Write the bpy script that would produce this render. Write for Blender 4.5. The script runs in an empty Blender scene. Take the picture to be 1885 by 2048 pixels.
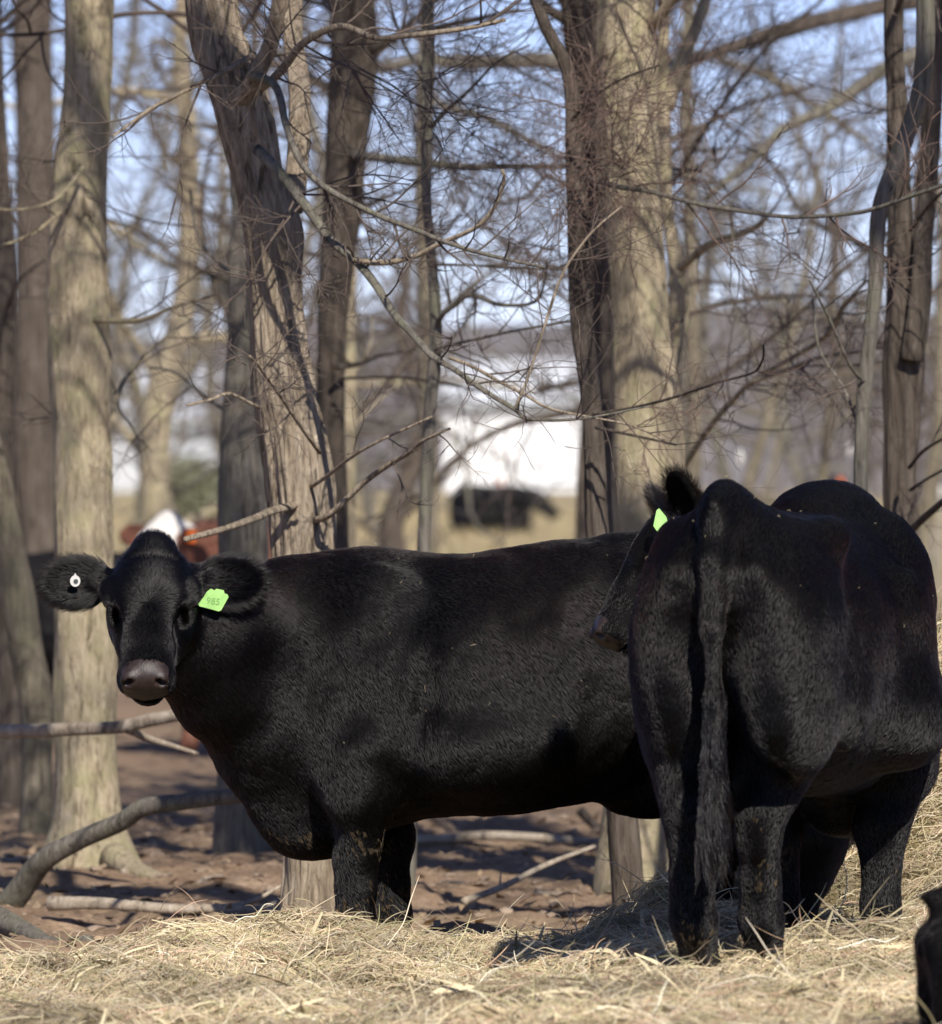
import bpy, math, random
import numpy as np
from mathutils import Vector, Matrix
R = math.radians
SC = bpy.context.scene
COL = SC.collection

# ------------------------------------------------------------------ camera
FPX, W0, H0 = 16740.0, 1885.0, 2048.0      # focal length in photo pixels, photo size
EYE, HORY = 1.576, 975.0                   # eye height, image row of the horizon
cam_d = bpy.data.cameras.new('camera'); cam = bpy.data.objects.new('camera', cam_d); COL.objects.link(cam)
SC.camera = cam
cam.location = (0, 0, EYE); cam.rotation_euler = (R(90), 0, 0)
cam_d.sensor_fit = 'AUTO'; cam_d.sensor_width = 36.0
cam_d.lens = FPX / H0 * 36.0
cam_d.shift_y = (HORY - H0 / 2) / H0
cam_d.clip_start = 0.5; cam_d.clip_end = 4000
cam_d.dof.use_dof = True; cam_d.dof.focus_distance = 26.6; cam_d.dof.aperture_fstop = 5.2
cam_d.dof.aperture_blades = 7

# ------------------------------------------------------------------ sky, sun, exposure
SUN_EL, SUN_AZ = R(39), R(17)              # elevation; azimuth to the right of straight behind the camera
world = bpy.data.worlds.new('World'); SC.world = world; world.use_nodes = True
wn = world.node_tree.nodes; wl = world.node_tree.links
sky = wn.new('ShaderNodeTexSky'); sky.sky_type = 'NISHITA'; sky.sun_disc = False
sky.sun_elevation = SUN_EL; sky.sun_rotation = math.pi - SUN_AZ
sky.altitude = 4200; sky.air_density = 1.0; sky.dust_density = 0.0; sky.ozone_density = 3.0
wb = wn.new('ShaderNodeMix'); wb.data_type = 'RGBA'; wb.blend_type = 'MULTIPLY'; wb.inputs[0].default_value = 1.0; wb.inputs[7].default_value = (1.06, .91, 1.04, 1)
wl.new(sky.outputs[0], wb.inputs[6]); wl.new(wb.outputs[2], wn['Background'].inputs['Color']); wn['Background'].inputs['Strength'].default_value = 0.09
sun_d = bpy.data.lights.new('sun', 'SUN'); sun_d.energy = 4.6; sun_d.angle = R(0.53); sun_d.color = (1.0, 0.94, 0.86)
sun = bpy.data.objects.new('sun', sun_d); COL.objects.link(sun)
SUNV = Vector((math.sin(SUN_AZ) * math.cos(SUN_EL), -math.cos(SUN_AZ) * math.cos(SUN_EL), math.sin(SUN_EL)))
sun.rotation_euler = SUNV.to_track_quat('Z', 'Y').to_euler(); sun.location = (8, -20, 15)
SC.view_settings.view_transform = 'Standard'; SC.view_settings.look = 'None'
SC.view_settings.exposure = 0.56; SC.view_settings.gamma = 1.0; SC.view_settings.use_curve_mapping = False
SC.render.engine = 'CYCLES'
SC.cycles.max_bounces = 6; SC.cycles.diffuse_bounces = 3; SC.cycles.glossy_bounces = 3; SC.cycles.transmission_bounces = 4
SC.cycles.use_denoising = True
SC.cycles.sample_clamp_indirect = 4.0

# ------------------------------------------------------------------ helpers
def px(x, y, D):
    """point of the place that stands D metres out on the line of sight through photo pixel (x, y)"""
    return np.array([(x - W0 / 2) / FPX * D, D, EYE + (HORY - y) / FPX * D])

def tag(o, label=None, cat=None, group=None, kind=None):
    if label: o['label'] = label
    if cat: o['category'] = cat
    if group: o['group'] = group
    if kind: o['kind'] = kind
    return o

def empty(name, loc, rz=0.0):
    o = bpy.data.objects.new(name, None); COL.objects.link(o)
    o.location = loc; o.rotation_euler = (0, 0, rz); o.empty_display_size = 0.2
    return o

def mk(name, V, Fq=None, Ft=None, mats=None, parent=None, smooth=True, mi=None):
    V = np.asarray(V, dtype=np.float32).reshape(-1, 3)
    q = np.zeros((0, 4), int) if Fq is None or len(Fq) == 0 else np.asarray(Fq, int)
    t = np.zeros((0, 3), int) if Ft is None or len(Ft) == 0 else np.asarray(Ft, int)
    me = bpy.data.meshes.new(name)
    nl = q.size + t.size; nf = len(q) + len(t)
    me.vertices.add(len(V)); me.vertices.foreach_set('co', V.ravel())
    me.loops.add(nl); me.loops.foreach_set('vertex_index', np.concatenate([q.ravel(), t.ravel()]).astype(np.int32))
    me.polygons.add(nf)
    st = np.concatenate([np.arange(len(q)) * 4, q.size + np.arange(len(t)) * 3]).astype(np.int32)
    me.polygons.foreach_set('loop_start', st)
    me.polygons.foreach_set('use_smooth', np.full(nf, smooth))
    if mats is not None:
        for m in (mats if isinstance(mats, (list, tuple)) else [mats]): me.materials.append(m)
    if mi is not None: me.polygons.foreach_set('material_index', np.asarray(mi, np.int32))
    me.update(calc_edges=True); me.validate()
    o = bpy.data.objects.new(name, me); COL.objects.link(o)
    if parent is not None: o.parent = parent
    return o

def mkcurves(name, P, sizes, rad, mat, parent=None, color=None):
    """P (n,3) points of all strands one after the other, sizes = points per strand, rad per point"""
    c = bpy.data.hair_curves.new(name)
    sizes = [int(s) for s in sizes]
    c.add_curves(sizes)
    c.attributes['position'].data.foreach_set('vector', np.asarray(P, np.float32).ravel())
    ra = c.attributes.get('radius') or c.attributes.new('radius', 'FLOAT', 'POINT')
    ra.data.foreach_set('value', np.asarray(rad, np.float32).ravel())
    if color is not None:
        ca = c.attributes.new('tint', 'FLOAT_COLOR', 'CURVE')
        ca.data.foreach_set('color', np.concatenate([color, np.ones((len(color), 1))], 1).astype(np.float32).ravel())
    c.materials.append(mat)
    o = bpy.data.objects.new(name, c); COL.objects.link(o)
    if parent is not None: o.parent = parent
    return o

def _h(i, j, k, s):
    h = (i * 374761393 + j * 668265263 + k * 2147483647 + s * 974634777) & 0xFFFFFFFF
    h = ((h ^ (h >> 13)) * 1274126177) & 0xFFFFFFFF
    return ((h ^ (h >> 16)) & 0xFFFF) / 65535.0

def vn(P, s=0):
    """value noise -1..1 for an (n,3) array"""
    P = np.asarray(P, float); I = np.floor(P).astype(np.int64); f = P - I; f = f * f * (3 - 2 * f)
    i, j, k = I[:, 0], I[:, 1], I[:, 2]; x, y, z = f[:, 0], f[:, 1], f[:, 2]
    def l(a, b, t): return a + (b - a) * t
    r = l(l(l(_h(i, j, k, s), _h(i + 1, j, k, s), x), l(_h(i, j + 1, k, s), _h(i + 1, j + 1, k, s), x), y),
          l(l(_h(i, j, k + 1, s), _h(i + 1, j, k + 1, s), x), l(_h(i, j + 1, k + 1, s), _h(i + 1, j + 1, k + 1, s), x), y), z)
    return r * 2 - 1

def fbm(P, s=0, o=4, g=.5):
    P = np.asarray(P, float); a = 1.0; r = 0
    for q in range(o):
        r = r + a * vn(P, s + 17 * q); P = P * 2.03 + 11.3; a *= g
    return r

def catmull(pts, n):
    """resample an (m,k) polyline with a Catmull-Rom spline at n points evenly by parameter length"""
    P = np.asarray(pts, float)
    if len(P) == 2:
        t = np.linspace(0, 1, n)[:, None]; return P[0] * (1 - t) + P[1] * t
    d = np.linalg.norm(np.diff(P[:, :3], axis=0), axis=1) + 1e-9
    u = np.concatenate([[0], np.cumsum(d)]); U = np.linspace(0, u[-1], n)
    Q = np.vstack([2 * P[0] - P[1], P, 2 * P[-1] - P[-2]])
    i = np.clip(np.searchsorted(u, U, 'right') - 1, 0, len(P) - 2); t = ((U - u[i]) / d[i])[:, None]
    a, b, c, e = Q[i], Q[i + 1], Q[i + 2], Q[i + 3]
    return .5 * (2 * b + (c - a) * t + (2 * a - 5 * b + 4 * c - e) * t ** 2 + (3 * b - a - 3 * c + e) * t ** 3)

def frames(P):
    T = np.gradient(P, axis=0); T /= np.linalg.norm(T, axis=1)[:, None] + 1e-12
    N = np.zeros_like(T); a = np.array([1., 0, 0]) if abs(T[0][0]) < .8 else np.array([0, 1., 0])
    n = a - T[0] * a.dot(T[0]); n /= np.linalg.norm(n)
    for i in range(len(P)):
        n = n - T[i] * n.dot(T[i]); n /= np.linalg.norm(n) + 1e-12; N[i] = n
    return T, N, np.cross(T, N)

def tube(P, r, seg=10, disp=None):
    """verts, quads, tris of a swept tube; disp(theta, s, P)->relative radius change"""
    P = np.asarray(P, float); n = len(P); r = np.asarray(r, float)
    T, N, B = frames(P)
    th = np.linspace(0, 2 * np.pi, seg, endpoint=False)
    rr = np.repeat(r[:, None], seg, 1)
    s = np.concatenate([[0], np.cumsum(np.linalg.norm(np.diff(P, axis=0), axis=1))])
    if disp is not None: rr = rr + disp(np.repeat(th[None], n, 0), np.repeat(s[:, None], seg, 1), rr)
    V = P[:, None] + rr[..., None] * (np.cos(th)[None, :, None] * N[:, None] + np.sin(th)[None, :, None] * B[:, None])
    V = np.vstack([V.reshape(-1, 3), P[0] - T[0] * r[0] * .25, P[-1] + T[-1] * r[-1] * .5])
    i, j = np.meshgrid(np.arange(n - 1), np.arange(seg), indexing='ij'); j2 = (j + 1) % seg
    q = np.stack([i * seg + j, i * seg + j2, (i + 1) * seg + j2, (i + 1) * seg + j], -1).reshape(-1, 4)
    a = np.arange(seg); b = (a + 1) % seg
    t = np.vstack([np.stack([np.full(seg, n * seg), b, a], 1),
                   np.stack([np.full(seg, n * seg + 1), (n - 1) * seg + a, (n - 1) * seg + b], 1)])
    return V, q, t

def box(c, s, rz=0.0):
    c = np.array(c, float); s = np.array(s, float) / 2
    v = np.array([[x, y, z] for x in (-1, 1) for y in (-1, 1) for z in (-1, 1)], float) * s
    co, si = math.cos(rz), math.sin(rz)
    v = np.stack([v[:, 0] * co - v[:, 1] * si, v[:, 0] * si + v[:, 1] * co, v[:, 2]], 1) + c
    q = [[0, 1, 3, 2], [4, 6, 7, 5], [0, 4, 5, 1], [2, 3, 7, 6], [0, 2, 6, 4], [1, 5, 7, 3]]
    return v, np.array(q)

# ------------------------------------------------------------------ materials
def nodes(name):
    m = bpy.data.materials.new(name); m.use_nodes = True; nt = m.node_tree
    return m, nt, nt.nodes, nt.links, nt.nodes['Principled BSDF']

def ramp(nt, fac, stops):
    r = nt.nodes.new('ShaderNodeValToRGB'); e = r.color_ramp.elements
    while len(e) < len(stops): e.new(0.5)
    for k, (p, c) in enumerate(stops): e[k].position = p; e[k].color = (*c, 1)
    nt.links.new(fac, r.inputs['Fac']); return r.outputs['Color']

def noise_tex(nt, scale, stretch=(1, 1, 1), detail=4, rough=.55, kind='Object', dist=0.0):
    tc = nt.nodes.new('ShaderNodeTexCoord'); mp = nt.nodes.new('ShaderNodeMapping')
    mp.inputs['Scale'].default_value = stretch
    n = nt.nodes.new('ShaderNodeTexNoise'); n.inputs['Scale'].default_value = scale
    n.inputs['Detail'].default_value = detail; n.inputs['Roughness'].default_value = rough; n.inputs['Distortion'].default_value = dist
    nt.links.new(tc.outputs[kind], mp.inputs['Vector']); nt.links.new(mp.outputs['Vector'], n.inputs['Vector'])
    return n.outputs['Fac']

def mixc(nt, f, a, b):
    m = nt.nodes.new('ShaderNodeMix'); m.data_type = 'RGBA'
    for sock, v in ((m.inputs[0], f), (m.inputs[6], a), (m.inputs[7], b)):
        if isinstance(v, (int, float)): sock.default_value = v
        elif isinstance(v, tuple): sock.default_value = (*v, 1)
        else: nt.links.new(v, sock)
    return m.outputs[2]

def bump(nt, h, strength, dist, bsdf):
    b = nt.nodes.new('ShaderNodeBump'); b.inputs['Strength'].default_value = strength; b.inputs['Distance'].default_value = dist
    nt.links.new(h, b.inputs['Height']); nt.links.new(b.outputs['Normal'], bsdf.inputs['Normal'])

def bark(name, dark, mid, light, stretch=.16, scale=38, lichen=None, strength=.6):
    m, nt, N, L, b = nodes(name)
    f = noise_tex(nt, scale, (1, 1, stretch), 9, .72, dist=.6)
    c = ramp(nt, f, [(.34, dark), (.47, mid), (.66, light)])
    cr = noise_tex(nt, scale * .55, (1, 1, stretch * .8), 6, .6, dist=1.2)
    c = mixc(nt, ramp(nt, cr, [(.35, (.75, .75, .75)), (.41, (0, 0, 0))]), c, tuple(.6 * x for x in dark))
    big = noise_tex(nt, 5.5, (1, 1, .45), 4, .6)
    c = mixc(nt, ramp(nt, big, [(.46, (0, 0, 0)), (.66, (.5, .5, .5))]), c, tuple(.6 * x for x in mid))
    if lichen:
        lf = noise_tex(nt, 9, (1, 1, .6), 5, .7)
        c = mixc(nt, ramp(nt, lf, [(.48, (0, 0, 0)), (.66, (.75, .75, .75))]), c, lichen)
    L.new(c, b.inputs['Base Color']); b.inputs['Roughness'].default_value = .92; b.inputs['Specular IOR Level'].default_value = .15
    bump(nt, f, min(1.0, strength * 1.4), .035, b)
    return m

def plain(name, col, rough=.7, var=0.0, scale=8, spec=.3):
    m, nt, N, L, b = nodes(name)
    if var:
        f = noise_tex(nt, scale, (1, 1, 1), 4)
        L.new(ramp(nt, f, [(.3, tuple(x * (1 - var) for x in col)), (.7, tuple(min(1, x * (1 + var)) for x in col))]), b.inputs['Base Color'])
    else: b.inputs['Base Color'].default_value = (*col, 1)
    b.inputs['Roughness'].default_value = rough; b.inputs['Specular IOR Level'].default_value = spec
    return m

def tinted(name, rough=.75, spec=.25, trans=0.0, mul=1.0):
    """colour comes from the strand's own tint attribute"""
    m, nt, N, L, b = nodes(name)
    a = N.new('ShaderNodeAttribute'); a.attribute_name = 'tint'
    L.new(a.outputs['Color'], b.inputs['Base Color']); b.inputs['Roughness'].default_value = rough
    b.inputs['Specular IOR Level'].default_value = spec
    return m
# ------------------------------------------------------------------ cattle: one continuous skin per animal, grown from blended volumes
def smin(a, b, k):
    h = np.clip(.5 + .5 * (b - a) / k, 0, 1)
    return b + (a - b) * h - k * h * (1 - h)

class Field:
    def __init__(s, xs, ys, zs):
        s.ax = [np.asarray(a, np.float32) for a in (xs, ys, zs)]
        s.F = np.full([len(a) for a in s.ax], 9.0, np.float32)
    def sub(s, lo, hi):
        sl = []
        for a, l, h in zip(s.ax, lo, hi):
            i0, i1 = np.searchsorted(a, [l, h]); sl.append(slice(max(0, i0 - 1), min(len(a), i1 + 1)))
        P = np.stack(np.meshgrid(*[a[q] for a, q in zip(s.ax, sl)], indexing='ij'), -1)
        return tuple(sl), P
    def put(s, sl, d, k, cut=False):
        f = s.F[sl]
        s.F[sl] = -smin(-f, d, k) if cut else smin(f, d.astype(np.float32), k)
    def ell(s, c, r, k=.05, rot=None, cut=False):
        c = np.asarray(c, np.float32); r = np.asarray(r, np.float32); m = max(r) + k + .06
        sl, P = s.sub(c - m, c + m)
        if 0 in P.shape: return
        p = P - c
        if rot is not None: p = p @ np.asarray(rot, np.float32)      # columns = local axes
        k0 = np.linalg.norm(p / r, axis=-1); k1 = np.linalg.norm(p / (r * r), axis=-1) + 1e-6
        s.put(sl, k0 * (k0 - 1) / k1 if not cut else k0 * (k0 - 1) / k1, k, cut)
    def chain(s, pts, k=.05, cut=False, sy=None):
        """pts rows (x,y,z,r)"""
        pts = np.asarray(pts, np.float32); m = pts[:, 3].max() + k + .06
        sl, P = s.sub(pts[:, :3].min(0) - m, pts[:, :3].max(0) + m)
        if 0 in P.shape: return
        D = None
        for a, b in zip(pts[:-1], pts[1:]):
            ba = b[:3] - a[:3]; t = np.clip(((P - a[:3]) @ ba) / (ba @ ba + 1e-9), 0, 1)
            q = P - a[:3] - t[..., None] * ba
            if sy: q = q * np.array([1, sy, 1], np.float32)
            d = np.linalg.norm(q, axis=-1) - (a[3] + (b[3] - a[3]) * t)
            D = d if D is None else smin(D, d, .03)
        s.put(sl, D, k, cut)
    def loft(s, st, k=.05, p=2.1):
        """st rows: x, ztop, zbot, halfwidth, zwidest"""
        st = np.asarray(st, float); X = s.ax[0]
        xs = np.clip(X, st[0, 0], st[-1, 0])
        fine = catmull(st, 200); g = [np.interp(xs, fine[:, 0], fine[:, i]) for i in range(1, 5)]
        zt, zb, w, zw = [a[:, None, None].astype(np.float32) for a in g]
        Y = s.ax[1][None, :, None]; Z = s.ax[2][None, None, :]
        dz = Z - zw; hz = np.where(dz > 0, zt - zw, zw - zb)
        pl = np.interp(X, [-.5, 0, .25, .45, .9], [p, p, 1.95, 1.62, 1.6])[:, None, None].astype(np.float32); pp = np.where(dz > 0, np.float32(p), pl)
        r = ((np.abs(Y) / w) ** pp + (np.abs(dz) / hz) ** pp) ** (1 / pp)
        d = (r - 1) * np.minimum(w, hz) + (np.abs(X - xs))[:, None, None]
        s.F = smin(s.F, d.astype(np.float32), k)
    def nets(s):
        F = s.F; I = F < 0
        c8 = [(a, b, c) for a in (0, 1) for b in (0, 1) for c in (0, 1)]
        n = [d - 1 for d in F.shape]
        cnt = sum(I[a:a + n[0], b:b + n[1], c:c + n[2]].astype(np.int8) for a, b, c in c8)
        idx = np.argwhere((cnt > 0) & (cnt < 8)); N = len(idx)
        ID = np.full(n, -1, np.int64); ID[tuple(idx.T)] = np.arange(N)
        val = np.stack([F[idx[:, 0] + a, idx[:, 1] + b, idx[:, 2] + c] for a, b, c in c8], 1)
        acc = np.zeros((N, 3)); wt = np.zeros(N)
        for e in range(8):
            for ax in range(3):
                if c8[e][ax]: continue
                o = list(c8[e]); o[ax] = 1; g = c8.index(tuple(o))
                fa, fb = val[:, e], val[:, g]; m = (fa < 0) != (fb < 0)
                t = np.where(m, fa / np.where(m, fa - fb, 1), 0)
                q = np.repeat(np.array(c8[e], float)[None], N, 0); q[:, ax] = t
                acc += q * m[:, None]; wt += m
        fr = acc / wt[:, None]
        V = np.stack([s.ax[d][idx[:, d]] + fr[:, d] * (s.ax[d][idx[:, d] + 1] - s.ax[d][idx[:, d]]) for d in range(3)], 1)
        Q = []
        for ax in range(3):
            b, c = (ax + 1) % 3, (ax + 2) % 3
            a0 = [slice(None)] * 3; a1 = [slice(None)] * 3; a0[ax] = slice(0, -1); a1[ax] = slice(1, None)
            ch = np.argwhere(I[tuple(a0)] != I[tuple(a1)])
            ok = (ch[:, b] > 0) & (ch[:, c] > 0) & (ch[:, b] < n[b]) & (ch[:, c] < n[c]); ch = ch[ok]
            def cell(db, dc):
                q = ch.copy(); q[:, b] -= db; q[:, c] -= dc; return ID[tuple(q.T)]
            quad = np.stack([cell(1, 1), cell(0, 1), cell(0, 0), cell(1, 0)], 1)
            fl = ~I[tuple(ch.T)]
            quad[fl] = quad[fl][:, ::-1]
            Q.append(quad)
        Q = np.vstack(Q); return V, Q[(Q >= 0).all(1)]

def relax(V, Q, it=1, f=.5):
    e = np.vstack([Q[:, [0, 1]], Q[:, [1, 2]], Q[:, [2, 3]], Q[:, [3, 0]]])
    d = np.bincount(e[:, 0], minlength=len(V)) + 1e-9
    for _ in range(it):
        A = np.stack([np.bincount(e[:, 0], V[e[:, 1], a], len(V)) for a in range(3)], 1) / d[:, None]
        V = V + f * (A - V)
    return V

def vnormals(V, Q):
    n = np.cross(V[Q[:, 2]] - V[Q[:, 0]], V[Q[:, 3]] - V[Q[:, 1]])
    out = np.zeros_like(V)
    for c in range(4):
        for a in range(3): out[:, a] += np.bincount(Q[:, c], n[:, a], len(V))
    return out / (np.linalg.norm(out, axis=1)[:, None] + 1e-12)

def unit(v):
    v = np.asarray(v, float); return v / np.linalg.norm(v)

def axis(lo, hi, h, fl=None, fh=None, hf=None):
    if fl is None: return np.arange(lo, hi + h, h)
    fl, fh = max(lo, fl), min(hi, fh)
    return np.concatenate([np.arange(lo, fl - h * .5, h), np.arange(fl, fh, hf), np.arange(fh + h * .3, hi + h, h)])

TORSO = [(-.90, 1.21, 1.02, .05, 1.11), (-.84, 1.32, .90, .125, 1.08), (-.70, 1.375, .78, .205, 1.03), (-.50, 1.385, .64, .265, .97),
         (-.28, 1.375, .55, .37, .86), (-.02, 1.36, .50, .415, .82), (.22, 1.345, .49, .39, .82), (.42, 1.335, .46, .325, .82),
         (.60, 1.32, .41, .265, .82), (.75, 1.26, .42, .20, .82), (.86, 1.12, .58, .10, .86)]

class Cow:
    """local frame: +x towards the head, +y its left, z up, origin on the ground under the trunk"""
    def __init__(s, head, u, nrm, neck, hs=1.12, res=.016, hres=.0075, legs=((0, 0), (0, 0), (0, 0), (0, 0)), tail=None, hy=1.0,
                 belly=1.0, lying=False, ears=None, low=None, back=None):
        s.head = np.array(head, float); s.u = unit(u); nn = np.array(nrm, float); s.n = unit(nn - s.u * nn.dot(s.u))
        s.l = np.cross(s.n, s.u); s.hs = hs
        H = s.h
        # finer cells round the head
        pts = np.array([H(-.16, 0, 0), H(.62, 0, 0), H(.05, 0, .40), H(.05, 0, -.40), H(.2, .2, 0), H(.2, -.25, 0), H(.5, .15, .15), H(.5, -.15, -.15)])
        a, b = pts.min(0), pts.max(0)
        lo = np.minimum([-1.02, -.52, -.02 if low is None else low], a - .04); hi = np.maximum([.95, .52, 1.50], b + .06)
        f = Field(*[axis(lo[i], hi[i], res, a[i], b[i], hres) for i in range(3)])
        s.f = f
        T = [list(r) for r in TORSO]
        for r in T: r[3] *= 1 + (belly - 1) * math.exp(-((r[0] + .05) / .35) ** 2)
        bx = (lambda x: 0.0) if back is None else (lambda x: float(np.interp(x, [b[0] for b in back], [b[1] for b in back])))
        for r in T: r[1] += bx(r[0])
        f.loft(T, .02)
        for y in (1, -1):
            f.ell((-.46, y * .225, 1.265 + .5 * bx(-.46)), (.10, .055, .06), .09)                 # hook bone
            f.ell((-.87, y * .105, 1.15), (.06, .05, .07), .07)                 # pin bone
            f.ell((-.62, y * .165, .93), (.27, .135, .36), .07)                  # thigh
            f.ell((-.76, y * .135, .92), (.14, .115, .30), .05)                    # buttock
            f.ell((-.40, y * .255, .82), (.13, .075, .17), .06)                  # stifle
            f.ell((.46, y * .20, 1.02), (.17, .10, .29), .07)                    # shoulder blade
            f.ell((.62, y * .185, .82), (.15, .10, .16), .07)                    # point of shoulder
            f.ell((.20, y * .31, .90), (.16, .07, .25), .07)                     # ribs behind the shoulder
            f.ell((.36, y * .245, .70), (.07, .06, .08), .05)                    # elbow
            f.ell((-.80, y * .11, 1.07), (.10, .075, .10), .06)                  # below the pin bone
            f.ell((.325, y * .395, .90), (.030, .065, .26), .055, None, True)       # crease behind the shoulder
            f.ell((-.30, y * .385, 1.16), (.14, .085, .11), .08, None, True)       # hollow of the flank
            f.ell((-.24, y * .455, .80), (.035, .065, .20), .06, None, True)
            f.ell((-.02, y * .475, 1.02), (.10, .06, .22), .10, None, True)      # sag behind the last rib
            f.ell((.12, y * .30, .72), (.22, .13, .14), .08)                     # fullness of the girth       # fold before the thigh
            f.ell((.70, y * .315, 1.02), (.045, .09, .22), .07, None, True)        # neck meets shoulder
        f.ell((.63, 0, .50), (.18, .12, .14), .08)
        f.ell((.78, 0, .72), (.11, .10, .22), .10)                              # brisket
        f.ell((-.80, 0, 1.325 + bx(-.8)), (.15, .045, .05), .05)                           # tail head
        f.ell((.42, 0, 1.29 + bx(.44)), (.24, .11, .05), .08)                             # withers
        if not lying: f.ell((-.46, 0, .585), (.17, .12, .10), .06)               # udder
        if not lying:
            for i, (x0, y) in enumerate(((.46, 1), (.46, -1), (-.64, hy), (-.64, -hy))):
                dx, dy = legs[i]
                if i < 2:
                    f.ell((.48 + dx * .3, y * .225, .68), (.165, .095, .20), .04)
                    f.chain([(.47 + dx * .3, y * .22, .72, .125), (.47 + dx * .6, y * .205 + dy * .5, .57, .112), (.45 + dx * .8, y * .18 + dy * .8, .42, .076),
                             (.46 + dx * .85, y * .165 + dy * .8, .37, .070), (.455 + dx * .95, y * .165 + dy, .27, .056), (.455 + dx, y * .165 + dy, .16, .058), (.49 + dx, y * .165 + dy, .075, .056)], .035)
                    f.chain([(.48 + dx, y * .165 + dy + .022, .07, .035), (.52 + dx, y * .165 + dy + .03, .03, .034)], .008)
                    f.chain([(.48 + dx, y * .165 + dy - .022, .07, .035), (.52 + dx, y * .165 + dy - .03, .03, .034)], .008)
                else:
                    f.chain([(-.55 + dx * .3, y * .165, .80, .155), (-.62 + dx * .6, y * .155 + dy * .5, .66, .135), (-.69 + dx * .85, y * .15 + dy * .75, .55, .100), (-.735 + dx * .9, y * .15 + dy * .85, .475, .072),
                             (-.73 + dx * .93, y * .15 + dy * .92, .40, .062), (-.71 + dx, y * .15 + dy, .28, .055), (-.695 + dx, y * .15 + dy, .17, .060), (-.655 + dx, y * .15 + dy, .08, .056)], .035)
                    f.ell((-.785 + dx * .88, y * .15 + dy * .8, .515), (.03, .026, .05), .03)   # point of hock
                    f.chain([(-.66 + dx, y * .15 + dy + .022, .07, .036), (-.615 + dx, y * .15 + dy + .03, .03, .035)], .008)
                    f.chain([(-.66 + dx, y * .15 + dy - .022, .07, .036), (-.615 + dx, y * .15 + dy - .03, .03, .035)], .008)
        else:
            for y in (1, -1):
                f.chain([(.60, y * .24, .62, .09), (.42, y * .30, .56, .07), (.66, y * .32, .56, .06), (.72, y * .30, .55, .05)], .04)
                f.chain([(-.42, y * .33, .72, .13), (-.30, y * .40, .60, .09), (-.62, y * .42, .57, .06), (-.38, y * .46, .55, .05)], .04)
        for ch in neck: f.chain(ch, .12)
        if tail is not None: f.chain(tail, .03)
        s.headparts(ears)
        V, Q = f.nets(); V = relax(V, Q, 2, .5)
        N0 = vnormals(V, Q); far_ = np.clip((np.linalg.norm(V - s.head, axis=1) - .45) / .25, 0, 1)
        V = V + N0 * (far_ * (.010 * fbm(V * 4.5, 71, 2) + .0035 * fbm(V * 15, 72, 2)))[:, None]
        s.V, s.Q = V, Q; s.N = vnormals(V, Q)
        del s.f, f
    def h(s, u, n, l):
        return s.head + s.hs * (u * s.u + n * s.n + l * s.l)
    def headparts(s, ears):
        f, H, k = s.f, s.h, s.hs
        rot = np.stack([s.u, s.n, s.l], 1)
        E = lambda u, n, l, a, b, c, kk=.03, cut=False, rt=rot: f.ell(H(u, n, l), (a * k, b * k, c * k), kk * k, rt, cut)
        C = lambda pts, kk=.03, cut=False: f.chain([(*H(p[0], p[1], p[2]), p[3] * k) for p in pts], kk * k, cut)
        E(.11, -.015, 0, .125, .10, .110, .05)
        E(.065, -.02, 0, .060, .075, .116, .04)
        E(.10, -.09, 0, .12, .10, .10, .05)
        E(-.012, .005, 0, .062, .060, .058, .05)                                 # poll
        E(.17, .03, 0, .15, .05, .098, .05)                                      # flat forehead
        C([(.18, .00, .035, .074), (.33, .003, .020, .058), (.44, .003, .024, .054)], .04)
        C([(.18, .00, -.035, .074), (.33, .003, -.020, .058), (.44, .003, -.024, .054)], .04)
        C([(.10, -.13, .05, .075), (.26, -.095, .038, .058), (.40, -.065, .018, .042), (.45, -.058, .0, .036)], .04)
        C([(.10, -.13, -.05, .075), (.26, -.095, -.038, .058), (.40, -.065, -.018, .042), (.45, -.058, -.0, .036)], .04)
        E(.462, -.006, 0, .046, .056, .070, .025)                                # nose pad
        E(.44, -.030, .045, .05, .045, .040, .025); E(.44, -.030, -.045, .05, .045, .040, .025)   # upper lip
        E(.445, -.088, 0, .042, .030, .048, .012)                                # chin and lower lip
        for y in (1, -1):
            E(.12, -.085, y * .080, .12, .095, .045, .04)                        # cheek
            E(.138, .018, y * .112, .048, .034, .036, .022)                      # brow over the eye
            E(.200, -.015, y * .098, .040, .03, .024, .025)                       # bone under the eye
            E(.172, .008, y * .140, .026, .018, .022, .010, True)                # eye opening
            E(.163, .026, y * .124, .034, .010, .018, .010)
            E(.260, .012, y * .090, .06, .03, .020, .03, True)                      # upper lid
            E(.482, .022, y * .046, .030, .030, .028, .02)                       # wing of the nose
            a_ = R(38) * y; rt = np.stack([s.u, math.cos(a_) * s.n + math.sin(a_) * s.l, -math.sin(a_) * s.n + math.cos(a_) * s.l], 1)
            E(.506, .027, y * .049, .030, .011, .019, .006, True, rt)            # nostril
        sl = H(.475, -.066, 0)
        f.ell(sl, (.055 * k, .0045 * k, .075 * k), .006, rot, True)               # mouth line
        # ears: leaf-shaped cups
        er = ears or [((-.12, -.10, .99), (.30, .93, .1)), ((-.12, -.10, -.99), (.30, .93, -.1))]
        s.earframes = []
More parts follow.
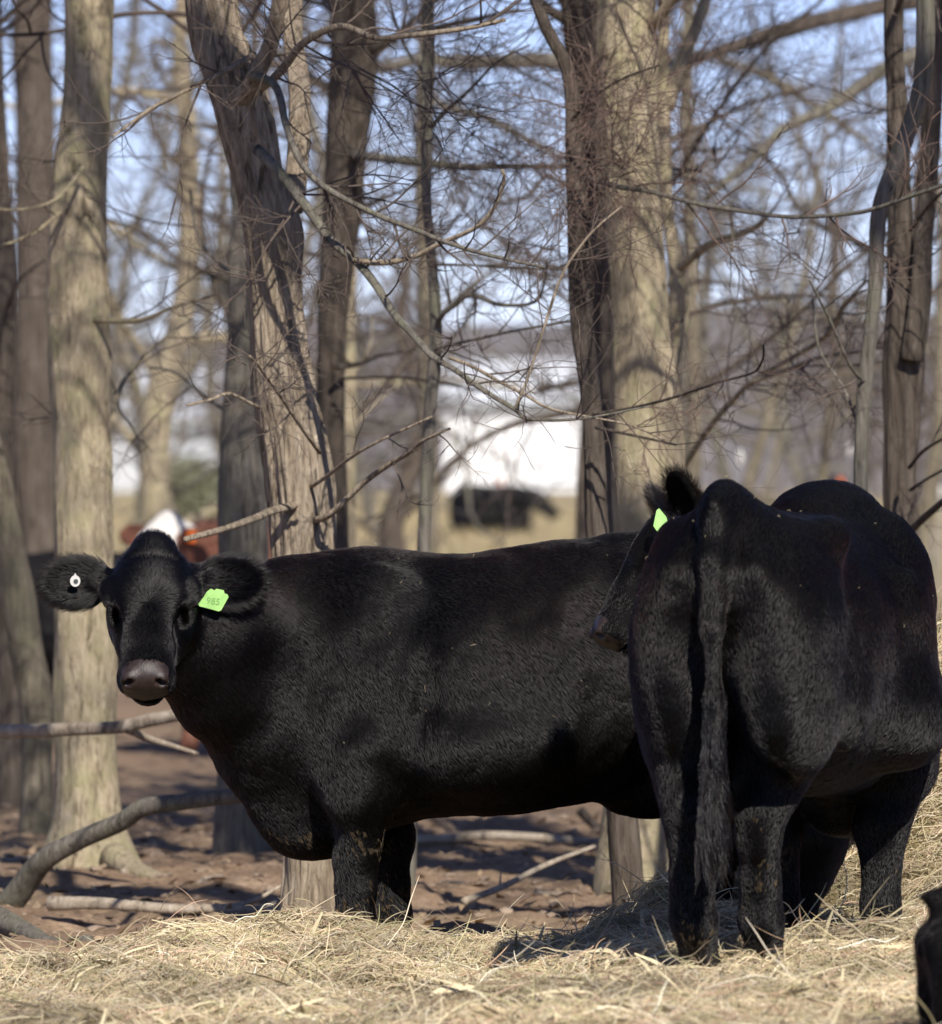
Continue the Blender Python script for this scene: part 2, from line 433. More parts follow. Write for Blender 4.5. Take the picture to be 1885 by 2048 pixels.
        for y, (d, nn) in zip((1, -1), er):
            ax = unit(d[0] * s.u + d[1] * s.n + d[2] * s.l); fn = nn[0] * s.u + nn[1] * s.n + nn[2] * s.l
            fn = unit(fn - ax * fn.dot(ax)); wd = np.cross(ax, fn); er_ = np.stack([ax, wd, fn], 1)
            b = H(.055, -.045, y * .098)
            f.chain([(*b, .040 * k), (*(b + ax * .06 * k), .036 * k)], .02 * k)
            f.ell(b + ax * .125 * k, (.108 * k, .074 * k, .021 * k), .02 * k, er_)
            f.ell(b + ax * .125 * k + fn * .017 * k, (.084 * k, .052 * k, .016 * k), .008 * k, er_, True)
            s.earframes.append((b, ax, wd, fn))
    def hcoords(s, P):
        q = (P - s.head) / s.hs; return np.stack([q @ s.u, q @ s.n, q @ s.l], -1)

def coat(cow, n, seed, length, mudthr=.55, mul=1.0):
    """short hair over the whole skin; returns points, sizes, radii"""
    rg = np.random.default_rng(seed); V, Q = cow.V, cow.Q
    T = np.vstack([Q[:, [0, 1, 2]], Q[:, [0, 2, 3]]])
    A = np.linalg.norm(np.cross(V[T[:, 1]] - V[T[:, 0]], V[T[:, 2]] - V[T[:, 0]]), axis=1)
    cen = V[T].mean(1); hc = cow.hcoords(cen); onhead = (np.abs(hc[:, 2]) < .42) & (hc[:, 0] > -.16) & (hc[:, 0] < .56) & (np.abs(hc[:, 1]) < .26)
    w = A * np.where(onhead, 2.2, 1.0)
    ti = rg.choice(len(T), n, p=w / w.sum()); a = rg.random(n); b = rg.random(n); fl = a + b > 1; a[fl] = 1 - a[fl]; b[fl] = 1 - b[fl]
    t = T[ti]; wa, wb, wc = (1 - a - b)[:, None], a[:, None], b[:, None]
    P = V[t[:, 0]] * wa + V[t[:, 1]] * wb + V[t[:, 2]] * wc
    Nn = cow.N[t[:, 0]] * wa + cow.N[t[:, 1]] * wb + cow.N[t[:, 2]] * wc; Nn /= np.linalg.norm(Nn, axis=1)[:, None] + 1e-9
    oh = onhead[ti]; h = cow.hcoords(P)
    nose = oh & (h[:, 0] + .10 * np.abs(h[:, 2]) + .45 * np.maximum(h[:, 1], 0) + .012 * vn(P * 90, seed) > .470) & (h[:, 1] > -.056) & (np.abs(h[:, 2]) < .070)
    wz = np.clip((P[:, 2] - 1.0) / .42, 0, 1)[:, None]; d = np.array([[-.55, 0, -.85]]) * (1 - wz) + np.array([[-.9, 0, -.45]]) * wz
    up = oh & (h[:, 0] < .23)
    whorl = np.array([.23, 0, 0])
    dv = h - whorl; dv[:, 1] *= .3
    hd = dv[:, :1] * cow.u + dv[:, 1:2] * cow.n + dv[:, 2:] * cow.l * 1.4
    down = h[:, :1] * 0 + 1.0
    d = np.where((oh & (h[:, 1] > -.10))[:, None], hd / (np.linalg.norm(hd, axis=1)[:, None] + 1e-9), d)
    ear = np.zeros(n, bool)
    for (eb, ax, wd, fn) in cow.earframes:
        q = P - eb; ear |= ((q @ ax) > .045) & ((q @ ax) < .30) & (np.abs(q @ wd) < .10) & (np.abs(q @ fn) < .045)
    oh = oh & (ear | ((np.abs(h[:, 2]) < .15) & (h[:, 1] > -.20))); up = up & oh
    for y, (eb, ax, wd, fn) in zip((1, -1), cow.earframes):
        m = ear & (h[:, 2] * y > 0)
        side = (P - eb - ax * .1) @ wd
        d[m] = ax * 1.0 + (side[m][:, None] * wd) * 12
    clump = np.stack([vn(P * 26, seed + 1), vn(P * 26, seed + 2), vn(P * 26, seed + 3)], 1)
    clump2 = np.stack([vn(P * 7, seed + 5), vn(P * 7, seed + 6), vn(P * 7, seed + 7)], 1)
    d = d / (np.linalg.norm(d, axis=1)[:, None] + 1e-9) + .035 * clump + .10 * clump2 + rg.normal(0, .08, (n, 3))
    d -= Nn * (d * Nn).sum(1)[:, None]; d /= np.linalg.norm(d, axis=1)[:, None] + 1e-9
    L = length * (0.75 + .5 * rg.random(n)) * np.where(oh, 1.15, 1.0) * np.where(ear, 1.35 + .8 * rg.random(n), 1.0) * np.where(oh & (h[:, 0] < .2), 1.35, 1.0)
    L = L * np.where(oh & (h[:, 0] < .06) & (np.abs(h[:, 2]) < .1), 1.9, 1.0) * np.where(oh & (h[:, 0] > .26), .55, 1.0)
    L = L * np.where((P[:, 2] < .5) & ~oh, .8, 1.0); L[nose] = 0.002
    lift = .30 + .16 * rg.random(n) + np.where(ear, .2, 0) + np.where(oh & (h[:, 0] < .06), .25, 0)
    pts = np.zeros((n, 4, 3)); tt = [0, .33, .67, 1.0]
    for i, q in enumerate(tt):
        pts[:, i] = P + Nn * .0004 + L[:, None] * (d * q + Nn * (lift * (q - .45 * q * q))[:, None])
    eye = np.zeros(n, bool)
    for y in (1, -1): eye |= np.linalg.norm(P - cow.h(.172, .008, y * .124), axis=1) < .023 * cow.hs
    keep = ~nose & ~eye; mud = (P[keep][:, 2] < .47) & (P[keep][:, 2] > .04) & ~oh[keep] & (vn(P[keep] * 85, seed + 9) + .9 * vn(P[keep] * 15, seed + 10) > mudthr + 1.6 * (P[keep][:, 2] - .22))
    rad = np.array([.00042, .00036, .00028, .0001]) * mul
    fade = (rg.random(keep.sum()) < .95 * np.clip((P[keep][:, 2] - .80) / .3, 0, 1) * np.clip(.5 + .8 * vn(P[keep] * 3, seed + 20), 0, 1)) & ~oh[keep] & ~mud
    return pts[keep], mud, fade, rad

def hairmat(name, melanin, red, rough=.32, tint=None):
    m = bpy.data.materials.new(name); m.use_nodes = True; nt = m.node_tree; N = nt.nodes
    N.remove(N['Principled BSDF']); hb = N.new('ShaderNodeBsdfHairPrincipled')
    try: hb.model = 'CHIANG'
    except Exception: pass
    hb.parametrization = 'MELANIN'
    for k_, v in (('Melanin', melanin), ('Melanin Redness', red), ('Roughness', rough), ('Radial Roughness', .45), ('Random Color', .12), ('Random Roughness', .2), ('Coat', 0.0), ('IOR', 1.5)):
        if k_ in hb.inputs: hb.inputs[k_].default_value = v
    nt.links.new(hb.outputs[0], N['Material Output'].inputs['Surface'])
    return m

HAIR = hairmat('black_coat', .99, .15, .29)
FADED = hairmat('sun_faded_coat', .87, .6, .32)
SKIN = plain('black_skin', (.0042, .004, .004), .8, 0, 40, .06)
NOSE, nt_, N_, L_, b_ = nodes('nose_leather')
L_.new(ramp(nt_, noise_tex(nt_, 60, (1, 1, 1), 3), [(.35, (.016, .010, .009)), (.7, (.034, .020, .015))]), b_.inputs['Base Color'])
b_.inputs['Roughness'].default_value = .44; b_.inputs['Specular IOR Level'].default_value = .45
bump(nt_, noise_tex(nt_, 230, (1, 1, 1), 3), .55, .003, b_)
EYEM = plain('eye_dark', (.006, .005, .005), .08, 0, 8, .6)
HOOF = plain('hoof_horn', (.03, .026, .022), .6, .4, 30)
MUD = plain('dried_mud', (.16, .12, .075), .95, .35, 60, .1)
MUDHAIR = plain('muddy_coat', (.085, .064, .040), .95, .4, 60, .05)
GREEN_TAG = plain('green_plastic', (.36, .64, .20), .42, .12, 40, .4)
ORANGE_TAG = plain('orange_plastic', (.75, .16, .03), .45)
WHITE_TAG = plain('white_plastic', (.58, .57, .53), .4)
TAG_INK = plain('tag_ink', (.22, .42, .13), .6)

def uvsphere(c, r, seg=20, rings=12, ax=None):
    th = np.linspace(0, np.pi, rings + 1)[1:-1]; ph = np.linspace(0, 2 * np.pi, seg, endpoint=False)
    v = [[0, 0, 1]] + [[math.sin(a) * math.cos(b), math.sin(a) * math.sin(b), math.cos(a)] for a in th for b in ph] + [[0, 0, -1]]
    v = np.array(v) * np.asarray(r, float)
    if ax is not None: v = v @ np.asarray(ax).T
    n = rings - 1; q = []; t = []
    for i in range(n - 1):
        for j in range(seg): q.append([1 + i * seg + j, 1 + (i + 1) * seg + j, 1 + (i + 1) * seg + (j + 1) % seg, 1 + i * seg + (j + 1) % seg])
    for j in range(seg):
        t.append([0, 1 + j, 1 + (j + 1) % seg]); t.append([len(v) - 1, 1 + (n - 1) * seg + (j + 1) % seg, 1 + (n - 1) * seg + j])
    return v + np.asarray(c), np.array(q), np.array(t)

def plate(outline, th, o, ex, ey):
    """flat tag: outline (m,2) in metres, thickness th, origin o, axes ex ey"""
    ex, ey = unit(ex), unit(ey); ez = np.cross(ex, ey); m = len(outline)
    fr = [o + a * ex + b * ey + ez * th / 2 for a, b in outline]; bk = [o + a * ex + b * ey - ez * th / 2 for a, b in outline]
    cen = np.mean(outline, 0)
    V = np.array(fr + bk + [o + cen[0] * ex + cen[1] * ey + ez * th / 2, o + cen[0] * ex + cen[1] * ey - ez * th / 2])
    q = [[i, m + i, m + (i + 1) % m, (i + 1) % m] for i in range(m)]
    t = [[2 * m, i, (i + 1) % m] for i in range(m)] + [[2 * m + 1, m + (i + 1) % m, m + i] for i in range(m)]
    return V, np.array(q), np.array(t)

def cow_object(name, cow, loc, rz, sc, label, cat='cow', hair=0, seed=1, length=.02, mudthr=.55, mats=None, eyes=True, mul=1.0, mi=None, group=None):
    root = empty(name, loc, rz); root.scale = (sc, sc, sc); tag(root, label, cat, group)
    cen = cow.V[cow.Q].mean(1); h = cow.hcoords(cen)
    if mi is None:
        mi = np.zeros(len(cow.Q), int)
        on = (np.abs(h[:, 2]) < .1) & (np.abs(h[:, 1]) < .2) & (h[:, 0] < .6)
        nose = on & (h[:, 0] + .10 * np.abs(h[:, 2]) + .45 * np.maximum(h[:, 1], 0) > .468) & (h[:, 1] > -.058) & (np.abs(h[:, 2]) < .071)
        mi[nose] = 1
        mi[(cen[:, 2] < .10) & (cen[:, 0] > -1.2)] = 2
    o = mk('body', cow.V, cow.Q, None, mats or [SKIN, NOSE, HOOF], root, True, mi)
    if eyes:
        for y in (1, -1):
            V, q, t = uvsphere(cow.h(.172, .008, y * .124), np.full(3, .0195 * cow.hs))
            mk('eye', V, q, t, EYEM, root)
    if hair:
        P, mud, fade, r = coat(cow, hair, seed, length, mudthr, mul=mul)
        for nm, m, mt in (('coat_hair', ~mud & ~fade, HAIR), ('muddy_hair', mud, MUDHAIR), ('sun_faded_hair', fade, FADED)):
            if m.sum() > 50: tag(mkcurves(nm, P[m].reshape(-1, 3), np.full(m.sum(), 4), np.tile(r * (1.7 if mt is MUDHAIR else 1), m.sum()), mt, root), kind='stuff')
    return root

def local(root_loc, rz, sc, p):
    """world point -> cow local"""
    d = np.asarray(p, float) - np.asarray(root_loc, float); c, s_ = math.cos(-rz), math.sin(-rz)
    return np.array([d[0] * c - d[1] * s_, d[0] * s_ + d[1] * c, d[2]]) / sc
def ldir(rz, v):
    c, s_ = math.cos(-rz), math.sin(-rz); return np.array([v[0] * c - v[1] * s_, v[0] * s_ + v[1] * c, v[2]])
# ------------------------------------------------------------------ land
def sstep(a, b, x):
    t = np.clip((np.asarray(x, float) - a) / (b - a), 0, 1); return t * t * (3 - 2 * t)
def land(x, y):
    return np.interp(y, [-50, 60, 90, 157, 250, 420, 900], [0, 0, .22, .74, 1.05, 1.36, 1.5])
def grow_axis(a, b, fine, lo, hi, g=1.25):
    mid = list(np.arange(a, b, fine)); s = fine; up = [b]
    while up[-1] < hi: s = min(s * g, 40); up.append(up[-1] + s)
    s = fine; dn = [a]
    while dn[-1] > lo: s = min(s * g, 40); dn.append(dn[-1] - s)
    return np.array(sorted(set(dn[1:] + mid + up)))
def soil(x, y):
    """small relief of the trampled soil under the trees"""
    P = np.stack([x, y, 0 * x], 1)
    near = sstep(62, 44, y) * sstep(9, 5, np.abs(x))
    r = .045 * fbm(P * 1.3, 3, 3) + .030 * np.abs(fbm(P * 5.0, 9, 3)) + .010 * fbm(P * 16, 5, 3)
    return r * near - .03 * near
gx = grow_axis(-3.2, 3.2, .045, -420, 420); gy = grow_axis(20, 42, .05, -40, 1300)
X, Y = np.meshgrid(gx, gy, indexing='ij'); xf, yf = X.ravel(), Y.ravel()
Z = land(xf, yf) + soil(xf, yf)
nx, ny = len(gx), len(gy); i, j = np.meshgrid(np.arange(nx - 1), np.arange(ny - 1), indexing='ij')
q = np.stack([i * ny + j, (i + 1) * ny + j, (i + 1) * ny + j + 1, i * ny + j + 1], -1).reshape(-1, 4)
GM, nt, N, L, b = nodes('pasture_and_soil')
tc = N.new('ShaderNodeTexCoord'); sp = N.new('ShaderNodeSeparateXYZ'); L.new(tc.outputs['Object'], sp.inputs[0])
soilc = ramp(nt, noise_tex(nt, 3.2, (1, 1, 1), 6, .7), [(.30, (.175, .115, .070)), (.5, (.31, .215, .140)), (.72, (.45, .33, .225))])
soilc = mixc(nt, ramp(nt, noise_tex(nt, 38, (1, 1, 1), 4, .7), [(.40, (0, 0, 0)), (.64, (.8, .8, .8))]), soilc, (.16, .11, .074))
past = ramp(nt, noise_tex(nt, .35, (1, .35, 1), 6, .65), [(.32, (.30, .235, .14)), (.5, (.36, .29, .17)), (.68, (.30, .28, .14))])
mr = N.new('ShaderNodeMapRange'); mr.inputs[1].default_value = 66; mr.inputs[2].default_value = 98; L.new(sp.outputs['Y'], mr.inputs[0])
ad = N.new('ShaderNodeMath'); ad.operation = 'ADD'; L.new(mr.outputs[0], ad.inputs[0])
ns = N.new('ShaderNodeMath'); ns.operation = 'MULTIPLY_ADD'; L.new(noise_tex(nt, .5, (1, 1, 1), 4), ns.inputs[0]); ns.inputs[1].default_value = 1.2; ns.inputs[2].default_value = -.6
L.new(ns.outputs[0], ad.inputs[1]); ad.use_clamp = True
L.new(mixc(nt, ad.outputs[0], soilc, past), b.inputs['Base Color']); b.inputs['Roughness'].default_value = .97; b.inputs['Specular IOR Level'].default_value = .1
bump(nt, noise_tex(nt, 55, (1, 1, 1), 6, .7), .7, .02, b)
tag(mk('ground', np.stack([xf, yf, Z], 1), q, None, GM), kind='structure')

# clods of soil
rg = np.random.default_rng(21); n = 2600
cy = 26 + 16 * rg.random(n) ** .8; cx = (rg.random(n) * 2 - 1) * (2.0 + .05 * (cy - 26)); r = .006 + .020 * rg.random(n) ** 3

ico = np.array([[0, 0, 1], [.89, 0, .45], [.28, .85, .45], [-.72, .53, .45], [-.72, -.53, .45], [.28, -.85, .45], [.72, .53, -.45], [-.28, .85, -.45], [-.89, 0, -.45], [-.28, -.85, -.45], [.72, -.53, -.45], [0, 0, -1]])
icf = np.array([[0, 1, 2], [0, 2, 3], [0, 3, 4], [0, 4, 5], [0, 5, 1], [1, 6, 2], [2, 7, 3], [3, 8, 4], [4, 9, 5], [5, 10, 1], [6, 7, 2], [7, 8, 3], [8, 9, 4], [9, 10, 5], [10, 6, 1], [11, 7, 6], [11, 8, 7], [11, 9, 8], [11, 10, 9], [11, 6, 10]])
V = (ico[None] * (1 + .35 * rg.normal(size=(n, 12, 1))).clip(.5, 1.6)) * r[:, None, None] * np.array([1.3, 1.3, .6]) + np.stack([cx, cy, land(cx, cy) + soil(cx, cy) + r * .3], 1)[:, None]
T = (icf[None] + 12 * np.arange(n)[:, None, None]).reshape(-1, 3)
tag(mk('soil_clods', V.reshape(-1, 3), None, T, plain('soil_clod', (.25, .19, .14), .95, .35, 20, .1), None, False), 'crumbled brown soil clods scattered beneath the trees', 'soil', kind='stuff')
# leaf and bark litter
n = 3000; cy = 26 + 14 * rg.random(n); cx = (rg.random(n) * 2 - 1) * (2.0 + .05 * (cy - 26)); a = rg.random(n) * 6.28; l = .012 + .03 * rg.random(n); w = l * (.25 + .4 * rg.random(n))
o = np.stack([cx, cy, land(cx, cy) + soil(cx, cy) + .006], 1); e1 = np.stack([np.cos(a), np.sin(a), rg.normal(0, .35, n)], 1); e2 = np.stack([-np.sin(a), np.cos(a), rg.normal(0, .35, n)], 1)
V = np.stack([o - e1 * l[:, None], o - e2 * w[:, None], o + e1 * l[:, None], o + e2 * w[:, None] + [0, 0, .004]], 1)
tag(mk('leaf_litter', V.reshape(-1, 3), np.arange(n * 4).reshape(-1, 4), None, plain('dead_leaf', (.30, .22, .14), .9, .5, 3, .15), None, False), 'dead leaves and bark bits littering the bare soil', 'litter', kind='stuff')
# dry pasture grass
n = 30000; cy = 74 + 150 * rg.random(n) ** 1.4; cx = (rg.random(n) * 2 - 1) * (.075 * cy + 1); hgt = .05 + .10 * rg.random(n)
p0 = np.stack([cx, cy, land(cx, cy)], 1); lean = rg.normal(0, .4, (n, 2)) * hgt[:, None]
P = np.stack([p0, p0 + np.stack([lean[:, 0] * .4, lean[:, 1] * .4, hgt * .6], 1), p0 + np.stack([lean[:, 0], lean[:, 1], hgt], 1)], 1)
tint = np.array([.36, .29, .16]) * (.7 + .6 * rg.random((n, 1))) * np.array([1, 1, 1]) + rg.normal(0, .012, (n, 3))
STRAND = tinted('dry_strand')
tag(mkcurves('pasture_grass', P.reshape(-1, 3), np.full(n, 3), np.tile([.006, .005, .001], n), STRAND, None, tint.clip(.01, 1)), 'short dry pasture grass beyond the trees', 'grass', kind='stuff')

# wooded rise far behind the field
hx = np.linspace(-420, 420, 260); hy = np.array([560, 590, 640, 720, 800.])
X, Y = np.meshgrid(hx, hy, indexing='ij')
top = (14.0 + 3.5 * fbm(np.stack([hx * .012, 0 * hx, 0 * hx], 1), 4, 3) + .9 * fbm(np.stack([hx * .16, 0 * hx, 0 * hx], 1), 8, 3))[:, None] * np.array([0, .55, .9, 1, .8])
V = np.stack([X, Y, 1.0 + top], -1).reshape(-1, 3); i, j = np.meshgrid(np.arange(259), np.arange(4), indexing='ij')
q = np.stack([i * 5 + j, (i + 1) * 5 + j, (i + 1) * 5 + j + 1, i * 5 + j + 1], -1).reshape(-1, 4)
HM, nt, N, L, b = nodes('wooded_rise')
L.new(ramp(nt, noise_tex(nt, .5, (1, .2, .35), 5, .7), [(.3, (.14, .13, .132)), (.55, (.195, .183, .185)), (.75, (.26, .243, .24))]), b.inputs['Base Color']); b.inputs['Roughness'].default_value = 1; b.inputs['Specular IOR Level'].default_value = 0
tag(mk('hill', V, q, None, HM), kind='structure')

# ------------------------------------------------------------------ buildings across the field
def barn(label, x0, x1, D, ytop_wall, ytop_roof, ybase, wallc, roofc, bays, doorcol):
    a, b_ = px(x0, ybase, D), px(x1, ybase, D); w = b_[0] - a[0]; cx_ = (a[0] + b_[0]) / 2; z0 = float(land(cx_, D)) - .1
    hw = px(0, ytop_wall, D)[2] - z0; hr = px(0, ytop_roof, D)[2] - z0; dep = 14.0
    root = empty('barn', (cx_, D, z0)); tag(root, label, 'barn')
    WM = nodes('barn_cladding'); m, nt, N, L, bb = WM
    L.new(ramp(nt, noise_tex(nt, .6, (6, 6, .3), 4), [(.3, tuple(.9 * c for c in wallc)), (.7, wallc)]), bb.inputs['Base Color']); bb.inputs['Roughness'].default_value = .5
    bw = w / bays; th = .12
    for k in range(bays):                                     # wall panels between the posts
        V, q = box((-w / 2 + bw * (k + .5), 0, hw / 2), (bw - .06, th, hw)); mk('wall_panel', V, q, None, m, root, False)
    for k in range(bays + 1):
        V, q = box((-w / 2 + bw * k, -.03, hw / 2), (.14, .16, hw)); mk('post', V, q, None, m, root, False)
    for sx in (-1, 1):
        V = np.array([[sx * w / 2, .1, 0], [sx * w / 2, dep, 0], [sx * w / 2, dep, hw], [sx * w / 2, dep / 2, hr], [sx * w / 2, .1, hw]])
        V = np.vstack([V, V + [-sx * .12, 0, 0]]); q = [[k, (k + 1) % 5, 5 + (k + 1) % 5, 5 + k] for k in range(5)]
        mk('end_wall', V, q, [[0, 1, 2], [0, 2, 4], [2, 3, 4], [5, 7, 6], [5, 9, 7], [7, 9, 8]], m, root, False)
    V, q = box((0, dep, hw / 2), (w - .3, th, hw)); mk('wall_panel', V, q, None, m, root, False)
    RM = plain('barn_roof', roofc, .45, .05, 2)
    for s_ in (0, 1):
        ya, za = (-.5, hw - .5 * (hr - hw) / (dep / 2)) if s_ == 0 else (dep + .5, hw - .5 * (hr - hw) / (dep / 2)); yb = dep / 2
        V = np.array([[-w / 2 - .5, ya, za + .08], [w / 2 + .5, ya, za + .08], [w / 2 + .5, yb, hr + .08], [-w / 2 - .5, yb, hr + .08]]); V = np.vstack([V, V + [0, 0, .16]])
        mk('roof', V, [[0, 1, 2, 3], [7, 6, 5, 4], [0, 4, 5, 1], [1, 5, 6, 2], [2, 6, 7, 3], [3, 7, 4, 0]], None, RM, root, False)
    V, q = box((0, -.62, hw - .55 * (hr - hw) / (dep / 2) + .02), (w + 1.0, .16, .30)); mk('gutter', V, q, None, plain('gutter', (.42, .46, .48), .5), root, False)
    V, q = box((w * .22, -.10, 1.6), (2.6, .10, 3.2)); d_ = mk('door', V, q, None, plain('barn_door', doorcol, .5, .05), root, False)
    V, q = box((w * .22 + 1.0, -.18, 1.2), (.08, .06, .3)); mk('handle', V, q, None, plain('door_handle', (.1, .1, .1)), d_, False)
    return root
barn('large white metal barn across the field, framed by two thin trunks', 893, 1175, 420, 804, 724, 985, (.84, .84, .84), (.72, .75, .78), 6, (.70, .72, .74))
barn('pale grey barn seen between blurred trunks above the red cow', 205, 462, 430, 842, 735, 985, (.50, .51, .53), (.60, .62, .66), 6, (.42, .44, .46))
# ------------------------------------------------------------------ trees
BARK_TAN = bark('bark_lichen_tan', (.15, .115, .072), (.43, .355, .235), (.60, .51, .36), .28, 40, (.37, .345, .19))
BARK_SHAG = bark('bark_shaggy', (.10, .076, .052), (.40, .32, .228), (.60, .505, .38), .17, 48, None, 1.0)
BARK_BROWN_SHADE = bark('bark_brown_shade', (.05, .040, .032), (.125, .100, .078), (.215, .18, .145), .12, 40, None, .9)  # brown bark; its dark tone also stands in for shade on some trunks
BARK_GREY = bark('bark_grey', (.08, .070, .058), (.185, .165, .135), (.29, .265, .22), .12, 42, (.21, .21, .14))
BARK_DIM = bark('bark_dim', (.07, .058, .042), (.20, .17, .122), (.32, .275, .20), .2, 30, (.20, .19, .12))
WOOD_DEAD = bark('dead_wood', (.17, .135, .10), (.36, .30, .225), (.52, .45, .36), .3, 22, None, .4)
TWIG = plain('twig_bark', (.095, .074, .060), .85, .45, 3, .2)
TWIG_RED = plain('twig_bark_reddish', (.13, .09, .072), .85, .4, 3, .2)
TWIG_PALE = plain('twig_bark_pale', (.25, .215, .16), .85, .4, 3, .2)
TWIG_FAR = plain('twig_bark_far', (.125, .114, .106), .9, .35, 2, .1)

def barkdisp(amp, seed, ridges=7.0, along=1.2, lumps=.10):
    def f(th, s, rr):
        P = np.stack([np.cos(th) * ridges, np.sin(th) * ridges, s * along / .18], -1).reshape(-1, 3)
        a = np.abs(vn(P * np.array([1, 1, .35]), seed)) + .6 * np.abs(vn(P * np.array([2.2, 2.2, .8]), seed + 3))
        Q = np.stack([np.cos(th) * 1.1, np.sin(th) * 1.1, s * 1.7], -1).reshape(-1, 3)
        return (amp * (a - .5)).reshape(th.shape) + rr * lumps * fbm(Q, seed + 5, 2).reshape(th.shape)
    return f

def mesh_tube(name, P, r, mat, parent, seg, amp, seed, step, ridges=7.0, lumps=.10):
    L = np.linalg.norm(np.diff(P, axis=0), axis=1).sum(); n = max(6, int(L / step))
    C = catmull(np.concatenate([P, r[:, None]], 1), n)
    V, q, t = tube(C[:, :3], np.maximum(C[:, 3], .002), seg, barkdisp(amp, seed, ridges, 1.2, lumps) if amp else None)
    return mk(name, V, q, t, mat, parent)

class Twigs:
    def __init__(s, seed): s.rg = np.random.default_rng(seed); s.P = []; s.n = []; s.r = []
    def line(s, P, r0, r1):
        n = len(P); s.P.append(P); s.n.append(n); s.r.append(np.linspace(r0, r1, n))
    def grow(s, p, d, L, r, depth, kids, curl=.35, up=.10, spread=.9):
        rg = s.rg; n = 6 if depth > 0 else 5; P = [np.array(p, float)]; d = unit(d); st = L / (n - 1); ax = rg.normal(0, 1, 3)
        for i in range(n - 1):
            d = unit(d + rg.normal(0, curl / 2, 3) + np.array([0, 0, up * .5]) + .06 * curl * ax); P.append(P[-1] + d * st)
        P = np.array(P); s.line(P, r, max(r * .35, .0008))
        if depth <= 0: return
        for k in range(rg.poisson(kids[0]) + 1 if kids[0] else 0):
            f = .15 + .85 * rg.random(); i = min(n - 2, int(f * (n - 1))); b = P[i] + (P[i + 1] - P[i]) * (f * (n - 1) - i)
            t = unit(P[i + 1] - P[i]); side = rg.normal(0, 1, 3); side = unit(side - t * side.dot(t))
            s.grow(b, t * (1 - .5 * spread) + side * spread * (.6 + .5 * rg.random()), L * (.35 + .35 * rg.random()), r * (.38 + .2 * rg.random()), depth - 1, kids[1:] or (0,), curl, up, spread)
    def build(s, name, mat, parent, off=(0, 0, 0)):
        if not s.P: return None
        o = mkcurves(name, np.vstack(s.P) - np.asarray(off), s.n, np.concatenate(s.r), mat, parent)
        return tag(o, kind='stuff')

def tree(name, label, D, pts, mat, seed, amp=.008, seg=40, lean=0.0, limbs=(), twigmat=None, step=.03, top=8.0, crown=26, ridges=7.0, flare=1.35, group=None, lumps=.10, extra=(), dy=0.0):
    """pts: (x, y, halfwidth) photo pixels from top to base along the trunk; grown on above the frame to `top` metres"""
    rg = np.random.default_rng(seed)
    W = np.array([px(a, b, D) for a, b, c in pts]); r = np.array([c / FPX * D for a, b, c in pts])
    base = W[-1].copy(); base[2] = float(land(base[0], D)); W[:, 1] += lean * (W[:, 2] - base[2])
    off = base.copy()
    W[-1, 2] = base[2] - .12; r[-1] *= flare
    up = unit(W[0] - W[1]) * .6 + np.array([0, 0, .4]); up = unit(up); hgt = top - W[0][2]; add = []; ra = []
    for f in (1.0, .66, .33):
        add.append(W[0] + up * hgt * f + np.array([rg.normal(0, .15), rg.normal(0, .2), 0]) * f); ra.append(r[0] * (1 - .78 * f))
    root = empty(name, base); tag(root, label, 'tree', group)
    P = np.vstack([add, W])[::-1] - off; rr = np.concatenate([ra, r])[::-1]
    mesh_tube('trunk', P, rr, mat, root, seg, amp, seed, step, ridges, lumps)
    tw = Twigs(seed + 50)
    for lb in limbs:
        lp, D0, D1, w0, w1 = lb[:5]; o = lb[5] if len(lb) > 5 else {}
        Q = np.array([px(a, b, D0 + (D1 - D0) * k / (len(lp) - 1)) for k, (a, b) in enumerate(lp)]); rl = np.linspace(w0, w1, len(lp)) / 2 / FPX * (D0 + D1) / 2
        L = np.linalg.norm(np.diff(Q, axis=0), axis=1).sum()
        mesh_tube('limb', Q - off, rl, o.get('mat', mat), root, 12 if w0 > 12 else 8, .0012, seed + len(lp), .04, 5.0, .14)
        C = catmull(np.concatenate([Q, rl[:, None]], 1), 60)
        for k in range(int(o.get('tw', 9) * L)):
            i = int(rg.integers(6, 59)); t = unit(C[i, :3] - C[i - 1, :3]); side = rg.normal(0, 1, 3) * [1, .6, 1]; side = unit(side - t * side.dot(t))
            ln = o.get('len', .5) * (.4 + .9 * rg.random())
            tw.grow(C[i, :3], t * .55 + side * .8, ln, min(C[i, 3] * .55, .0045), 2, (3, 1), .26, .06)
    for k in range(crown):                                    # limbs above the frame
        f = rg.random(); z = 3.4 + (top - 3.6) * f; i = np.argmin(np.abs(P[:, 2] + off[2] - z)); b = P[i] + off
        a = rg.random() * 6.28; tw.grow(b + [0, 0, z - b[2]], (math.cos(a), math.sin(a), .55), 1.0 + 1.5 * rg.random(), .012, 3, (4, 3, 2), .35, .12)
    for (a, b, dd, ln, cnt, dr) in extra:                     # sprays of fine twigs seen in the photo
        for k in range(int(cnt * .4)):
            d = np.array(dr) + rg.normal(0, .45, 3) * [1, .5, 1]; tw.grow(px(a + rg.normal(0, 10), b + rg.normal(0, 10), dd), d, ln * (.5 + .8 * rg.random()), .0026, 2, (4, 2), .28, .0)
    tw.build('crown', twigmat or TWIG, root, off)
    return root

